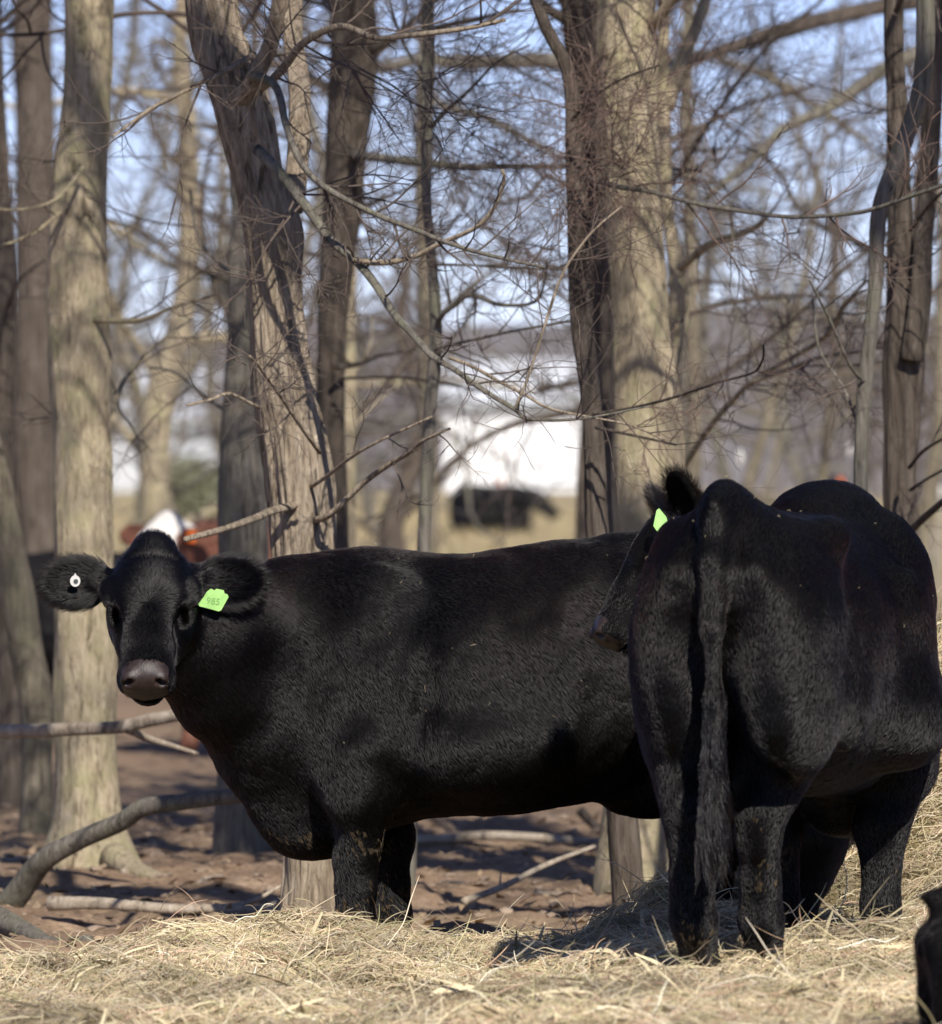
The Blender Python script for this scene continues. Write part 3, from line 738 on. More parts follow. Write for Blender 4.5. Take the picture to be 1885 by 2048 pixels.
near = 'trees beside the herd'
tree('tree', 'leaning shaggy-barked trunk rising behind the looking cow, forked high up', 30.0,
     [(422, 0, 47), (449, 114, 52), (488, 227, 56), (517, 341, 52), (546, 455, 58), (550, 568, 54), (560, 720, 56), (566, 776, 60), (588, 890, 62), (602, 1003, 63), (607, 1098, 62), (618, 1400, 56), (626, 1700, 56), (628, 1852, 60)],
     BARK_SHAG, 11, .017, 96, 0, [
        ([(500, 150), (545, 165), (562, 200), (572, 250), (600, 322), (650, 374), (751, 428), (827, 458), (884, 481), (941, 500), (1017, 519), (1088, 534)], 29.8, 28.8, 19, 6, {'tw': 8, 'len': .35, 'mat': BARK_GREY}),
        ([(515, 300), (556, 340), (621, 424), (663, 481), (714, 523), (751, 568), (789, 629), (827, 670), (865, 712), (914, 742), (967, 780), (1028, 817), (1058, 838), (1160, 838), (1300, 812)], 29.8, 28.4, 24, 4, {'tw': 7, 'len': .4, 'mat': BARK_GREY}),
        ([(708, 520), (770, 526), (835, 511), (876, 489), (922, 470), (964, 447), (994, 405), (1009, 360), (1005, 340)], 29.35, 29.0, 14, 6, {'tw': 7, 'len': .3}),
        ([(900, 715), (948, 734), (1001, 764), (1054, 791), (1100, 817), (1180, 834), (1260, 850), (1330, 880)], 29.0, 28.6, 8, 4, {'tw': 7, 'len': .3}),
        ([(1030, 817), (1043, 787), (1055, 758), (1092, 644), (1127, 545), (1183, 466), (1244, 413)], 28.6, 28.6, 6, 4, {'tw': 7, 'len': .3}),
        ([(510, 108), (455, 140), (409, 163), (356, 189), (303, 216), (227, 273)], 29.9, 29.4, 14, 6, {'tw': 9, 'len': .4}),
        ([(500, 190), (545, 160), (576, 125), (602, 91), (644, 64), (691, 53), (751, 76), (812, 72), (933, 57), (1010, 40)], 29.9, 29.2, 22, 8, {'tw': 11, 'len': .5}),
        ([(590, 1010), (538, 1024), (519, 1033), (455, 1056), (371, 1079)], 29.9, 29.0, 18, 11, {'tw': 0}),
        ([(630, 1040), (660, 1030), (729, 965), (782, 927), (820, 905), (846, 882), (900, 857)], 29.9, 29.2, 15, 6, {'tw': 3, 'len': .2}),
        ([(620, 975), (657, 950), (695, 920), (751, 886), (865, 833)], 29.9, 29.3, 9, 5, {'tw': 4, 'len': .3}),
        ([(520, 815), (500, 806), (459, 787), (420, 800), (375, 811)], 29.9, 29.5, 9, 4, {'tw': 5, 'len': .25}),
        ([(470, 210), (500, 170), (540, 90), (560, 0), (575, -120)], 29.95, 29.6, 38, 26, {'tw': 8, 'len': .6}),
        ([(585, 420), (596, 300), (600, 180), (585, 60), (590, -80)], 30.1, 30.6, 46, 36, {'tw': 5, 'len': .5}),
        ([(640, 905), (600, 850), (560, 790), (520, 735), (500, 712)], 29.6, 29.0, 10, 5, {'tw': 6, 'len': .22}),
     ], TWIG, .015, 7.5, 20, 13.0, 1.15, near,
     extra=[(505, 720, 29.0, .28, 22, (-.3, -.3, .0)), (520, 560, 29.5, .25, 14, (-.6, -.2, .2)), (620, 540, 29.5, .25, 12, (.5, -.2, -.1)), (700, 130, 29.3, .5, 16, (.4, 0, -.4)), (860, 160, 29.3, .5, 22, (.2, 0, -.6)), (560, 100, 29.4, .4, 16, (-.3, 0, .3))])
# loosened slab of bark on the leaning trunk
tree('tree', 'thick tan trunk standing behind the looking cow\'s ear with roots spreading on the soil', 34.5,
     [(178, 0, 49), (174, 190, 49), (163, 380, 53), (159, 490, 57), (161, 720, 61), (163, 850, 57), (166, 1040, 57), (170, 1250, 62), (171, 1420, 65), (170, 1560, 68), (175, 1660, 78), (180, 1745, 105)],
     BARK_TAN, 23, .008, 72, 0, [
        ([(218, 830), (232, 800), (250, 760), (300, 700), (380, 640)], 34.5, 35.5, 14, 5, {'tw': 6, 'len': .6}),
        ([(130, 420), (60, 470), (-20, 500)], 34.4, 33.8, 9, 5, {'tw': 5, 'len': .5}),
        ([(190, 640), (280, 640), (352, 612), (430, 590)], 34.4, 34.0, 12, 6, {'tw': 6, 'len': .5}),
        ([(170, 330), (110, 400), (20, 420), (-60, 400)], 34.3, 33.4, 7, 4, {'tw': 5, 'len': .4}),
        ([(230, 1715), (275, 1745), (330, 1765), (420, 1790)], 34.3, 33.6, 60, 14, {'tw': 0}),
        ([(130, 1720), (90, 1750), (50, 1775)], 34.3, 33.8, 46, 14, {'tw': 0}),
     ], TWIG, .03, 8, 22, 5.0, 1.25, near)
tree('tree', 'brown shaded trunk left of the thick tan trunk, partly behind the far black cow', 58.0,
     [(66, 0, 38), (70, 190, 39), (70, 380, 40), (67, 560, 38), (64, 760, 39), (72, 950, 40), (84, 1130, 42), (90, 1412, 48)], BARK_BROWN_SHADE, 31, .010, 36, 0, [  # the shade on this trunk is painted as darker bark
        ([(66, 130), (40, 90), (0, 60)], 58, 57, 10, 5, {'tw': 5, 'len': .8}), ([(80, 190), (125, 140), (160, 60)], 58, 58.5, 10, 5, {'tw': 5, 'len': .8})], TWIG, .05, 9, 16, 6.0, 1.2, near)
tree('tree', 'slanting trunk at the frame edge leaning in front of the far black cow', 38.0,
     [(-60, 700, 22), (-25, 860, 23), (5, 985, 24), (24, 1100, 26), (40, 1200, 31), (54, 1300, 31), (68, 1370, 31), (76, 1450, 28), (74, 1550, 28), (72, 1664, 34)], BARK_DIM, 37, .005, 36, 0, [], TWIG, .04, 6, 10, 5.0, 1.25, near)
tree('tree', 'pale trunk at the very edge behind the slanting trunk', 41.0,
     [(8, 480, 22), (6, 700, 22), (10, 1000, 22), (22, 1340, 23), (24, 1500, 24), (22, 1605, 30)], BARK_BROWN_SHADE, 41, .005, 30, 0, [([(12, 620), (40, 560), (90, 520)], 41, 40, 8, 4, {'tw': 5})], TWIG, .05, 6.5, 10, 5.0, 1.2, near)  # bark colour darkened to stand for the shade on the upper trunk
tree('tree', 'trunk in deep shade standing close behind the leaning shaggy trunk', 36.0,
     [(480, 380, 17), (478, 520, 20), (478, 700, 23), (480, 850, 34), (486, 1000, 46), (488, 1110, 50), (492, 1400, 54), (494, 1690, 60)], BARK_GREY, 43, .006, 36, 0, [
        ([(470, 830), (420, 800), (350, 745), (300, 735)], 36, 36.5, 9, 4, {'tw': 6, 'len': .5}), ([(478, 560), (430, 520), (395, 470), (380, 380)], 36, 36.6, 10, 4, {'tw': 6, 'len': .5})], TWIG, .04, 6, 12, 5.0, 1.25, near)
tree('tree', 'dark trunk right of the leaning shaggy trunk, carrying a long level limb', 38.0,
     [(705, 0, 44), (706, 150, 45), (692, 300, 40), (682, 430, 37), (668, 600, 32), (664, 800, 28), (668, 1000, 28), (672, 1300, 32), (674, 1660, 40)], BARK_BROWN_SHADE, 47, .010, 40, 0, [
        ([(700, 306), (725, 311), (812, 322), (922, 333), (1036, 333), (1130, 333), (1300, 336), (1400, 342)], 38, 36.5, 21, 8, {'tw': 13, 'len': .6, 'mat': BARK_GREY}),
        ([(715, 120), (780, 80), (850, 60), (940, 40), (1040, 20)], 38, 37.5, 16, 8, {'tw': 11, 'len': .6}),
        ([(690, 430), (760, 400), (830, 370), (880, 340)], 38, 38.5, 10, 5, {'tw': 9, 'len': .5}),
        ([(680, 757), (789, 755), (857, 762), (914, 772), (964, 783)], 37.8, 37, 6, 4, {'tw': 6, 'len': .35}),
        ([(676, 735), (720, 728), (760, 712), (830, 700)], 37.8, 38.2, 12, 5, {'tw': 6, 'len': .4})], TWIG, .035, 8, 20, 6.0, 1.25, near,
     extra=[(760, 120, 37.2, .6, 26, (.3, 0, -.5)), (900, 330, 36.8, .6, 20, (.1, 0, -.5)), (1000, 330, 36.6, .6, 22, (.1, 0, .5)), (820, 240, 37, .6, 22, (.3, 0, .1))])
tree('tree', 'slim sunlit stem beside the dark trunk behind the leaning one', 43.0,
     [(702, 480, 13), (700, 560, 14), (699, 760, 14), (697, 950, 15), (696, 1200, 16), (696, 1590, 20)], BARK_TAN, 53, .003, 24, 0, [([(700, 760), (740, 690), (745, 630)], 43, 43.5, 7, 3, {'tw': 6}), ([(700, 860), (760, 800), (800, 770)], 43, 43.5, 7, 3, {'tw': 6})], TWIG, .05, 5, 10, 5.0, 1.2, near)
tree('tree', 'thin pole-like tree with a crooked side limb, standing alone in the middle', 33.0,
     [(855, 0, 11), (858, 120, 13), (855, 265, 12), (854, 400, 10), (866, 540, 10), (872, 650, 13), (868, 740, 13), (861, 814, 12), (853, 965, 12), (847, 1094, 13), (832, 1400, 14), (808, 1770, 17)], BARK_GREY, 59, .002, 22, 0, [
        ([(872, 655), (890, 625), (940, 590), (1000, 610), (1070, 604), (1090, 560), (1095, 520)], 33, 32.4, 12, 4, {'tw': 10, 'len': .35}),
        ([(856, 260), (900, 215), (940, 180), (1000, 120), (1060, 90)], 33, 32.6, 10, 4, {'tw': 12, 'len': .5}),
        ([(855, 150), (820, 110), (790, 40), (770, -40)], 33, 33.3, 9, 4, {'tw': 10, 'len': .5}),
        ([(868, 700), (905, 690), (980, 672), (1060, 655), (1150, 640)], 33, 32.4, 8, 4, {'tw': 10, 'len': .35}),
        ([(866, 530), (930, 530), (1040, 535), (1130, 540)], 33, 32.4, 7, 4, {'tw': 10, 'len': .35})], TWIG, .04, 6, 12, 5.0, 1.2, near,
     extra=[(930, 280, 32.8, .5, 20, (.3, 0, .3)), (880, 90, 32.8, .5, 20, (.2, 0, -.4)), (960, 450, 32.6, .4, 14, (.2, 0, .5)), (1030, 610, 32.5, .35, 14, (.3, 0, -.1))])
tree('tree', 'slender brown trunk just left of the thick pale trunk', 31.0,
     [(1070, 0, 12), (1138, 150, 15), (1150, 340, 20), (1160, 480, 24), (1164, 640, 23), (1176, 740, 21), (1184, 820, 20), (1190, 930, 21), (1196, 1070, 23), (1224, 1400, 26), (1268, 1815, 30)], BARK_BROWN_SHADE, 61, .006, 32, 0, [
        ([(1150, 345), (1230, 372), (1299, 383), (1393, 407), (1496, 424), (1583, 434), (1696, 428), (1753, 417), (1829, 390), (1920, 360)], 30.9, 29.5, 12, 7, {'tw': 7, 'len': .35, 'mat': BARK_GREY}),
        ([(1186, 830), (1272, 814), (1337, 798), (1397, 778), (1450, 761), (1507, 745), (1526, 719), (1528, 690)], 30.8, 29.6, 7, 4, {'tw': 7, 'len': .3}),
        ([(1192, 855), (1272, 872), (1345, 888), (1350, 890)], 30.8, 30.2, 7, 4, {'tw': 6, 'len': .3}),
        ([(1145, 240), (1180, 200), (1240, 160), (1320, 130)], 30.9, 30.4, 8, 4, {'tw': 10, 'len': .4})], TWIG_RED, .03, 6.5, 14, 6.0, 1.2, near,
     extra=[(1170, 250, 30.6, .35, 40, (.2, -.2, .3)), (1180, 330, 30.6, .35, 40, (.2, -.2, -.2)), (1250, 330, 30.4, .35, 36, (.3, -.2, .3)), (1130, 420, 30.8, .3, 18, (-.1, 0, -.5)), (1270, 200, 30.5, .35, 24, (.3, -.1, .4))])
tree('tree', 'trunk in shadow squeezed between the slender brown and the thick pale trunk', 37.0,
     [(1165, 0, 40), (1178, 170, 36), (1192, 350, 27), (1202, 550, 22), (1206, 750, 22), (1214, 900, 26), (1230, 1060, 32), (1258, 1400, 34), (1284, 1690, 36)], BARK_BROWN_SHADE, 67, .008, 32, 0, [  # shadow on this trunk is put into its dark bark colour
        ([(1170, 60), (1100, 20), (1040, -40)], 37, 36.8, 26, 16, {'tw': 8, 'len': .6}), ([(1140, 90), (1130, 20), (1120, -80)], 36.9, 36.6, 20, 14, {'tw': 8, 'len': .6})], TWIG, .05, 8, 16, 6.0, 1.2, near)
tree('tree', 'thick pale trunk rising behind the green-tagged ear', 33.5,
     [(1252, 0, 58), (1258, 114, 62), (1261, 227, 58), (1266, 341, 58), (1271, 455, 58), (1277, 568, 57), (1280, 682, 62), (1291, 800, 69), (1294, 930, 71), (1295, 1200, 68), (1292, 1500, 70), (1288, 1755, 82)], BARK_TAN, 71, .008, 72, 0, [
        ([(1290, 60), (1330, 20), (1380, -60)], 33.5, 33.2, 30, 16, {'tw': 6, 'len': .6}),
        ([(1255, 240), (1220, 215), (1190, 150), (1180, 90)], 33.2, 32.6, 9, 4, {'tw': 12, 'len': .35})], TWIG, .026, 9, 24, 5.0, 1.3, near,
     extra=[(1210, 170, 32.8, .3, 24, (.1, -.3, .4)), (1215, 300, 32.8, .3, 24, (.2, -.3, .0))])
tree('tree', 'slim forked stem tight against the thick pale trunk', 36.0,
     [(1326, 130, 12), (1328, 250, 13), (1332, 380, 13), (1342, 470, 14), (1358, 545, 20), (1352, 640, 18), (1346, 760, 18), (1344, 1000, 20), (1342, 1300, 22), (1338, 1705, 28)], BARK_TAN, 73, .003, 26, 0, [
        ([(1336, 215), (1352, 150), (1385, 75), (1412, 0), (1440, -90)], 36, 36.4, 30, 22, {'tw': 8, 'len': .6}),
        ([(1362, 535), (1393, 508), (1420, 489), (1465, 473), (1507, 458), (1533, 436)], 35.9, 35.2, 20, 10, {'tw': 7, 'len': .4}),
        ([(1462, 425), (1466, 460), (1464, 503)], 35.4, 35.3, 7, 6, {'tw': 0}),
        ([(1370, 930), (1401, 882), (1431, 840), (1469, 798), (1507, 761), (1583, 716), (1640, 682), (1674, 644), (1685, 614), (1734, 561)], 35.8, 34.4, 15, 7, {'tw': 9, 'len': .4}),
        ([(1500, 765), (1583, 736), (1640, 715), (1715, 704), (1790, 690)], 35.0, 34.4, 11, 5, {'tw': 9, 'len': .4}),
        ([(1360, 560), (1378, 600), (1360, 700), (1350, 800)], 35.8, 35.6, 10, 6, {'tw': 6, 'len': .3})], TWIG, .035, 7, 16, 5.0, 1.2, near,
     extra=[(1400, 200, 36, .6, 20, (.3, 0, .3)), (1420, 330, 35.8, .5, 24, (.3, 0, .3)), (1480, 640, 35.2, .45, 16, (.2, 0, .5)), (1590, 700, 34.8, .4, 14, (.1, 0, .5))])
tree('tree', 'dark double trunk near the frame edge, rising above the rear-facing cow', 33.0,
     [(1788, 0, 18), (1793, 190, 20), (1797, 380, 23), (1803, 560, 27), (1806, 700, 40), (1802, 850, 37), (1798, 970, 30), (1800, 1200, 34), (1805, 1500, 38), (1808, 1772, 46)], BARK_BROWN_SHADE, 79, .010, 40, 0, [  # dark bark painted all over in place of shade on the upper trunk
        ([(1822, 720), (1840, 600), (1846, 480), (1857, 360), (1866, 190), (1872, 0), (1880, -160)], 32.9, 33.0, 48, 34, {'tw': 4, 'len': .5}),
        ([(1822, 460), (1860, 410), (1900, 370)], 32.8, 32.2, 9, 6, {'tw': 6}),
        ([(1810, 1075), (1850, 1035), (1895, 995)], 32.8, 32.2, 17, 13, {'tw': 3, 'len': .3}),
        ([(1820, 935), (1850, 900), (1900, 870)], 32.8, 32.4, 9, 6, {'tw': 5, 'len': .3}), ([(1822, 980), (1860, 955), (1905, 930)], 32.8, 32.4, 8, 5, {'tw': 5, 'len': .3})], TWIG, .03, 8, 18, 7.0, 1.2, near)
tree('tree', 'pale crooked stem crossing in front of the dark double trunk', 31.0,
     [(1852, 0, 18), (1846, 150, 18), (1829, 227, 17), (1796, 320, 17), (1760, 420, 16), (1752, 570, 14), (1738, 700, 14), (1728, 800, 15), (1722, 942, 15), (1722, 1200, 17), (1724, 1835, 20)], BARK_GREY, 83, .003, 28, 0, [
        ([(1735, 770), (1700, 730), (1660, 640), (1620, 560)], 31, 30.6, 8, 4, {'tw': 8, 'len': .35}), ([(1725, 880), (1690, 780), (1640, 700), (1626, 600)], 31, 31.4, 7, 4, {'tw': 8, 'len': .3})], TWIG, .03, 6.5, 12, 5.0, 1.2, near,
     extra=[(1640, 560, 31.2, .4, 14, (-.2, 0, .5)), (1660, 760, 31, .35, 12, (-.2, 0, -.3))])

# ---- tall tree standing just outside the frame, whose limbs shade the trunks
tt = empty('tree', (5.40, 22.0, 0)); tag(tt, 'tall tree just outside the frame whose limbs shade the trunks', 'tree')
mesh_tube('trunk', np.array([[0, 0, -.1], [.05, 0, 3], [0, .1, 7], [-.05, .1, 10], [-.1, .2, 14], [0, .2, 17], [.1, .3, 20]]), np.array([.32, .28, .25, .23, .20, .15, .05]), BARK_BROWN_SHADE, tt, 24, .01, 5, .1, 6.0)
tq = Twigs(404); rgt = np.random.default_rng(405)
for Q, r0, r1 in ((((0, .1, 7.6), (-1.5, .2, 8.0), (-3.35, .35, 8.72), (-4.25, .6, 9.4), (-5.1, .9, 10.3)), .22, .12),
                  (((0, .1, 9.0), (-1.5, .9, 10.1), (-3.25, 2.0, 10.8), (-4.1, 2.9, 11.3), (-4.9, 3.6, 12.2)), .16, .06),
                  (((-.05, .1, 8.2), (-.7, .6, 9.5), (-1.16, 1.0, 11.0), (-1.27, 1.0, 12.3), (-1.42, 1.0, 14.0)), .19, .15),
                  (((0, .1, 8.4), (.8, -.6, 9.4), (1.8, -1.2, 10.2)), .12, .05), (((0, .2, 11.4), (.5, .9, 12.4), (1.0, 1.6, 13.6)), .10, .04),
                  (((0, .1, 8.9), (-1.5, 1.2, 9.2), (-2.8, 2.6, 9.8), (-3.5, 4.0, 10.2)), .12, .05)):
    Q = np.array(Q); mesh_tube('limb', Q, np.linspace(r0, r1, len(Q)), BARK_BROWN_SHADE, tt, 12, .004, 7, .1, 4.0, .15); C = catmull(Q, 30)
    for k in range(4):
        i = int(rgt.integers(6, 29)); t = unit(C[i] - C[i - 1]); tq.grow(C[i], t * .6 + unit(rgt.normal(0, 1, 3)) * .8, 1.0 + rgt.random(), .025, 3, (3, 3, 2), .35, .08)
tq.build('crown', TWIG, tt)

# ---- trees farther back, each grown on its own plan
def wild_tree(seed, label, x, D, h, r, mat, twm, lean=(0, 0), low=.9, nl=11, bend=.16):
    rg = np.random.default_rng(seed); base = np.array([px(x, 0, D)[0], D, 0.]); base[2] = float(land(base[0], D))
    root = empty('tree', base); tag(root, label, 'tree', 'bare trees farther back')
    P = [np.array([0, 0, -.1])]
    for k in range(7): P.append(P[-1] + np.array([lean[0] / 7 + rg.normal(0, bend), lean[1] / 7 + rg.normal(0, bend), h / 7]))
    P = np.array(P); rr = r * np.linspace(1.15, .16, 8)
    mesh_tube('trunk', P, rr, mat, root, 16, .006, seed, .12, 5.0, .14)
    tw = Twigs(seed + 9)
    for k in range(nl):
        z = low + (h * .85 - low) * (k + rg.random()) / nl; i = min(6, int(z / h * 7)); b = P[i] + (P[i + 1] - P[i]) * (z / h * 7 - i)
        a = rg.random() * 6.28; L = (1.4 + 2.2 * rg.random()) * (1.1 - .5 * z / h) * h / 7; d = np.array([math.cos(a), math.sin(a), .15 + .6 * rg.random()])
        Q = [b]; dd = unit(d)
        for m in range(5): dd = unit(dd + rg.normal(0, .34, 3) + [0, 0, .03]); Q.append(Q[-1] + dd * L / 5)
        Q = np.array(Q); r0 = max(r, .07) * (.42 - .22 * z / h) * (.7 + .5 * rg.random())
        mesh_tube('limb', Q, r0 * np.linspace(1, .3, 6), mat, root, 7, 0, seed, .2)
        for m in range(5):
            f = .15 + .85 * rg.random(); i2 = min(4, int(f * 5)); bb = Q[i2] + (Q[i2 + 1] - Q[i2]) * (f * 5 - i2); t = unit(Q[i2 + 1] - Q[i2]); s_ = rg.normal(0, 1, 3)
            tw.grow(bb, t * .6 + unit(s_) * .8, L * (.3 + .4 * rg.random()), max(r0 * .25, .004), 2, (3, 2), .28, .05)
    tw.build('crown', twm, root)
    return root
back = [  # x, D, height, radius, bark, lean, label
    (285, 66, 7.5, .14, BARK_TAN, (.5, 0), 'blurred tan trunk bending just right of the thick tan trunk'),
    (335, 74, 7, .07, BARK_DIM, (-.9, .3), 'blurred pale tree above the red cow'),
    (408, 70, 6.5, .065, BARK_GREY, (.8, 0), 'thin blurred trunk left of the leaning shaggy trunk'),
    (765, 78, 4.2, .13, BARK_BROWN_SHADE, (.3, 0), 'stout blurred tree left of the thin pole-like tree'),
    (225, 92, 7.5, .09, BARK_DIM, (1.6, 0), 'slanting blurred tree in the gap above the red cow'),
    (560, 80, 8, .10, BARK_GREY, (0, .4), 'blurred tree hidden mostly by the leaning shaggy trunk'),
    (650, 62, 7, .08, BARK_GREY, (-.5, .2), 'blurred grey tree behind the dark trunk with the level limb'),
    (800, 100, 7, .05, BARK_GREY, (-.9, 0), 'distant bare tree left of the white barn'),
    (1138, 88, 6, .035, BARK_DIM, (-.2, .3), 'distant bare sapling with low limbs before the white barn'),
    (1440, 70, 6, .055, BARK_DIM, (1.3, 0), 'blurred tan tree right of the thick pale trunk'),
    (1535, 84, 6.5, .06, BARK_GREY, (-1.2, 0), 'blurred grey tree above the tail head of the rear-facing cow'),
    (1590, 76, 5.5, .05, BARK_DIM, (1.4, .2), 'blurred tan tree leaning over the rear-facing cow'),
    (1675, 95, 7, .06, BARK_GREY, (-1.8, 0), 'distant tree above the shoulders of the rear-facing cow'),
    (1770, 82, 7, .08, BARK_BROWN_SHADE, (-1.6, 0), 'blurred brown tree left of the dark double trunk'),
    (1860, 74, 7, .08, BARK_DIM, (-.5, .2), 'blurred tree at the frame edge beyond the double trunk'),
    (30, 84, 8, .10, BARK_GREY, (.9, 0), 'distant grey tree behind the slanting edge trunk'),
    (130, 110, 8, .10, BARK_DIM, (1.2, 0), 'distant tree straight behind the thick tan trunk'),
    (740, 120, 7.5, .06, BARK_GREY, (1.5, 0), 'faint distant tree behind the thin pole-like tree'),
    (1320, 118, 8, .09, BARK_GREY, (1.3, 0), 'faint distant tree behind the thick pale trunk'),
    (500, 125, 8.5, .10, BARK_DIM, (-1.1, 0), 'faint distant tree behind the shaded trunk'),
    (1490, 135, 8, .06, BARK_DIM, (1.8, 0), 'faint distant tree right of the barn beyond the field fence'),
    (1640, 140, 8, .06, BARK_DIM, (-1.5, 0), 'faint distant tree left of the crooked stem'),
]
for k, (x, D, h, r, m, ln, lb) in enumerate(back):
    wild_tree(200 + 7 * k, lb, x, D, h, r, m, TWIG_FAR, ln, .9 + .5 * (k % 3), 10)
for k, (x, D, h, lb) in enumerate(((672, 46, 5.6, 'low-limbed dark tree hidden behind the trunk with the level limb'), (1285, 44, 5.8, 'low-limbed dark tree hidden behind the thick pale trunk'),
                                  (1815, 47, 5.6, 'low-limbed dark tree hidden behind the dark double trunk'), (1192, 52, 6.0, 'low-limbed dark tree hidden behind the slender brown trunk'), (455, 50, 5.6, 'low-limbed dark tree hidden behind the leaning shaggy trunk'))):
    wild_tree(700 + 11 * k, lb, x, D, h, .055, BARK_BROWN_SHADE, TWIG, (0, .2), 2.0, 12, .05)
# big limbs that cross the top of the view from trees standing outside the frame
def crossing(label, pts, D0, D1, w0, w1, mat, root_x, seed, tw_n=6, ln=.7):
    Q = np.array([px(a, b, D0 + (D1 - D0) * k / (len(pts) - 1)) for k, (a, b) in enumerate(pts)]); r = np.linspace(w0, w1, len(pts)) / 2 / FPX * (D0 + D1) / 2
    rx = root_x; base = np.array([rx, D0, float(land(rx, D0))]); root = empty('tree', base); tag(root, label, 'tree', 'bare trees farther back'); rg = np.random.default_rng(seed)
    z1 = Q[0][2]; T = np.array([[0, 0, -.1], [.05, 0, z1 * .4], [0, .05, z1], [.1, 0, z1 + 1.8], [-.05, .1, z1 + 4]])
    mesh_tube('trunk', T, np.array([r[0] * 2.0, r[0] * 1.7, r[0] * 1.5, r[0], r[0] * .4]), mat, root, 18, .008, seed, .1, 6.0)
    Qa = np.vstack([[base + [0, 0, z1 - .15]], Q]); ra = np.concatenate([[r[0] * 1.1], r])
    mesh_tube('limb', Qa - base, ra, mat, root, 12, .004, seed + 1, .08, 4.0, .15)
    t_ = Twigs(seed + 2); C = catmull(Q, 60); L = np.linalg.norm(np.diff(Q, axis=0), axis=1).sum()
    for k in range(int(tw_n * L)):
        i = int(rg.integers(2, 59)); t = unit(C[i] - C[i - 1]); s_ = rg.normal(0, 1, 3); t_.grow(C[i], t * .5 + unit(s_) * .8, ln * (.4 + rg.random()), .006, 2, (3, 2), .28, .05)
    for k in range(14):
        a = rg.random() * 6.28; z = z1 + 3.5 * rg.random(); t_.grow(base + [0, 0, z], (math.cos(a), math.sin(a), .5), 1 + 1.2 * rg.random(), .014, 3, (4, 3, 2), .35, .1)
    t_.build('crown', TWIG_FAR, root, base)
crossing('tree beyond the frame edge whose long dark limb slants down across the sky', [(1990, 30), (1825, 110), (1772, 136), (1696, 189), (1640, 223), (1564, 258), (1526, 299), (1465, 352), (1412, 398)], 46, 45, 30, 15, BARK_GREY, 3.1, 301)
crossing('tree beyond the frame edge whose thick reddish limb crosses the top corner', [(2010, -40), (1880, -5), (1753, 15), (1621, 45), (1507, 80), (1412, 112), (1355, 130)], 52, 50, 42, 20, BARK_BROWN_SHADE, 3.6, 311)
crossing('blurred tree whose tan limb slopes down right of the thick pale trunk', [(1400, 105), (1446, 121), (1526, 151), (1621, 204), (1677, 246), (1734, 285)], 60, 60, 18, 12, BARK_DIM, 1.55, 321)
crossing('blurred tree whose tan limb crosses above the thin pole-like tree', [(860, 190), (884, 212), (960, 231), (1036, 269), (1092, 299), (1150, 330)], 60, 60, 20, 14, BARK_DIM, -.35, 331)
crossing('blurred tree whose thick level limb spans the top middle of the view', [(1180, 130), (1130, 125), (1075, 118), (1000, 122), (922, 128), (840, 120), (760, 140)], 55, 55, 40, 22, BARK_GREY, .95, 341)

# far woods: a mass of bare trees on the other side of the field
tw = Twigs(77); rg = np.random.default_rng(78)
for k in range(150):
    D = 250 + 190 * rg.random(); x = (rg.random() * 2 - 1) * (.085 * D + 6); h = 6 + 5.5 * rg.random(); z = float(land(x, D))
    bx_ = (x / D * FPX + W0 / 2)
    if 860 < bx_ < 1190 and D < 425: continue
    if 200 < bx_ < 465 and D < 436 and rg.random() < .6: continue
    st = np.array([x, D, z]); tw.line(np.array([st, st + [.1, 0, h * .4], st + [rg.normal(0, .3), 0, h * .8]]), .10, .04)
    for m in range(17):
        f = .12 + .75 * rg.random(); a = rg.random() * 6.28
        tw.grow(st + [0, 0, h * f], (math.cos(a), math.sin(a), .9), (1 - f * .6) * h * .35 * (.5 + rg.random()), .030, 1, (3,), .3, .15)
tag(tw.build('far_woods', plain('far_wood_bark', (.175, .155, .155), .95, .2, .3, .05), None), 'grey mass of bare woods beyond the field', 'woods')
# evergreen shrub behind the red cow
rg = np.random.default_rng(90); sh = empty('shrub', (px(372, 0, 150)[0], 150, .70)); tag(sh, 'rounded green shrub beyond the red cow', 'shrub')
n = 2600; c = rg.normal(0, 1, (n, 3)); c /= np.linalg.norm(c, axis=1)[:, None]; c *= (rg.random((n, 1)) ** .4) * np.array([.75, .6, .65]) * (1 + .25 * fbm(c * 2, 3, 2)[:, None]); c[:, 2] += .75
e1 = rg.normal(0, 1, (n, 3)) * .07; e2 = rg.normal(0, 1, (n, 3)) * .05
V = np.stack([c - e1, c - e2, c + e1, c + e2], 1).reshape(-1, 3); mk('foliage', V, np.arange(n * 4).reshape(-1, 4), None, plain('shrub_leaf', (.17, .17, .105), .7, .4, 5), sh, False)
V, q, t = tube([[0, 0, -.05], [0, 0, .4], [.05, 0, .9]], [.05, .04, .02], 8); mk('stem', V, q, t, BARK_BROWN_SHADE, sh)

# fence posts with white insulators between the trees and the field
for k, (x, y) in enumerate(((1390, 932), (1481, 915), (1700, 900), (1868, 918), (1882, 985))):
    D = 72 + 3 * k; p = px(x, y, D); base = np.array([p[0], D, float(land(p[0], D))]); f = empty('fence_post', base)
    tag(f, ['thin fence post with white cap behind the green-tagged ear', 'thin fence post with white cap above the tail head', 'thin fence post with white cap beside the crooked stem', 'upper white-capped thin fence post at the frame edge', 'lower white-capped thin fence post at the frame edge'][k], 'fence post', 'white-capped fence posts')
    V, q, t = tube([[0, 0, -.1], [0, 0, p[2] - base[2] - .02]], [.012, .012], 8); mk('rod', V, q, t, plain('grey_rod', (.22, .22, .23), .6), f)
    V, q, t = uvsphere((0, 0, p[2] - base[2]), (.028, .028, .075), 12, 8); mk('insulator', V, q, t, WHITE_TAG, f)
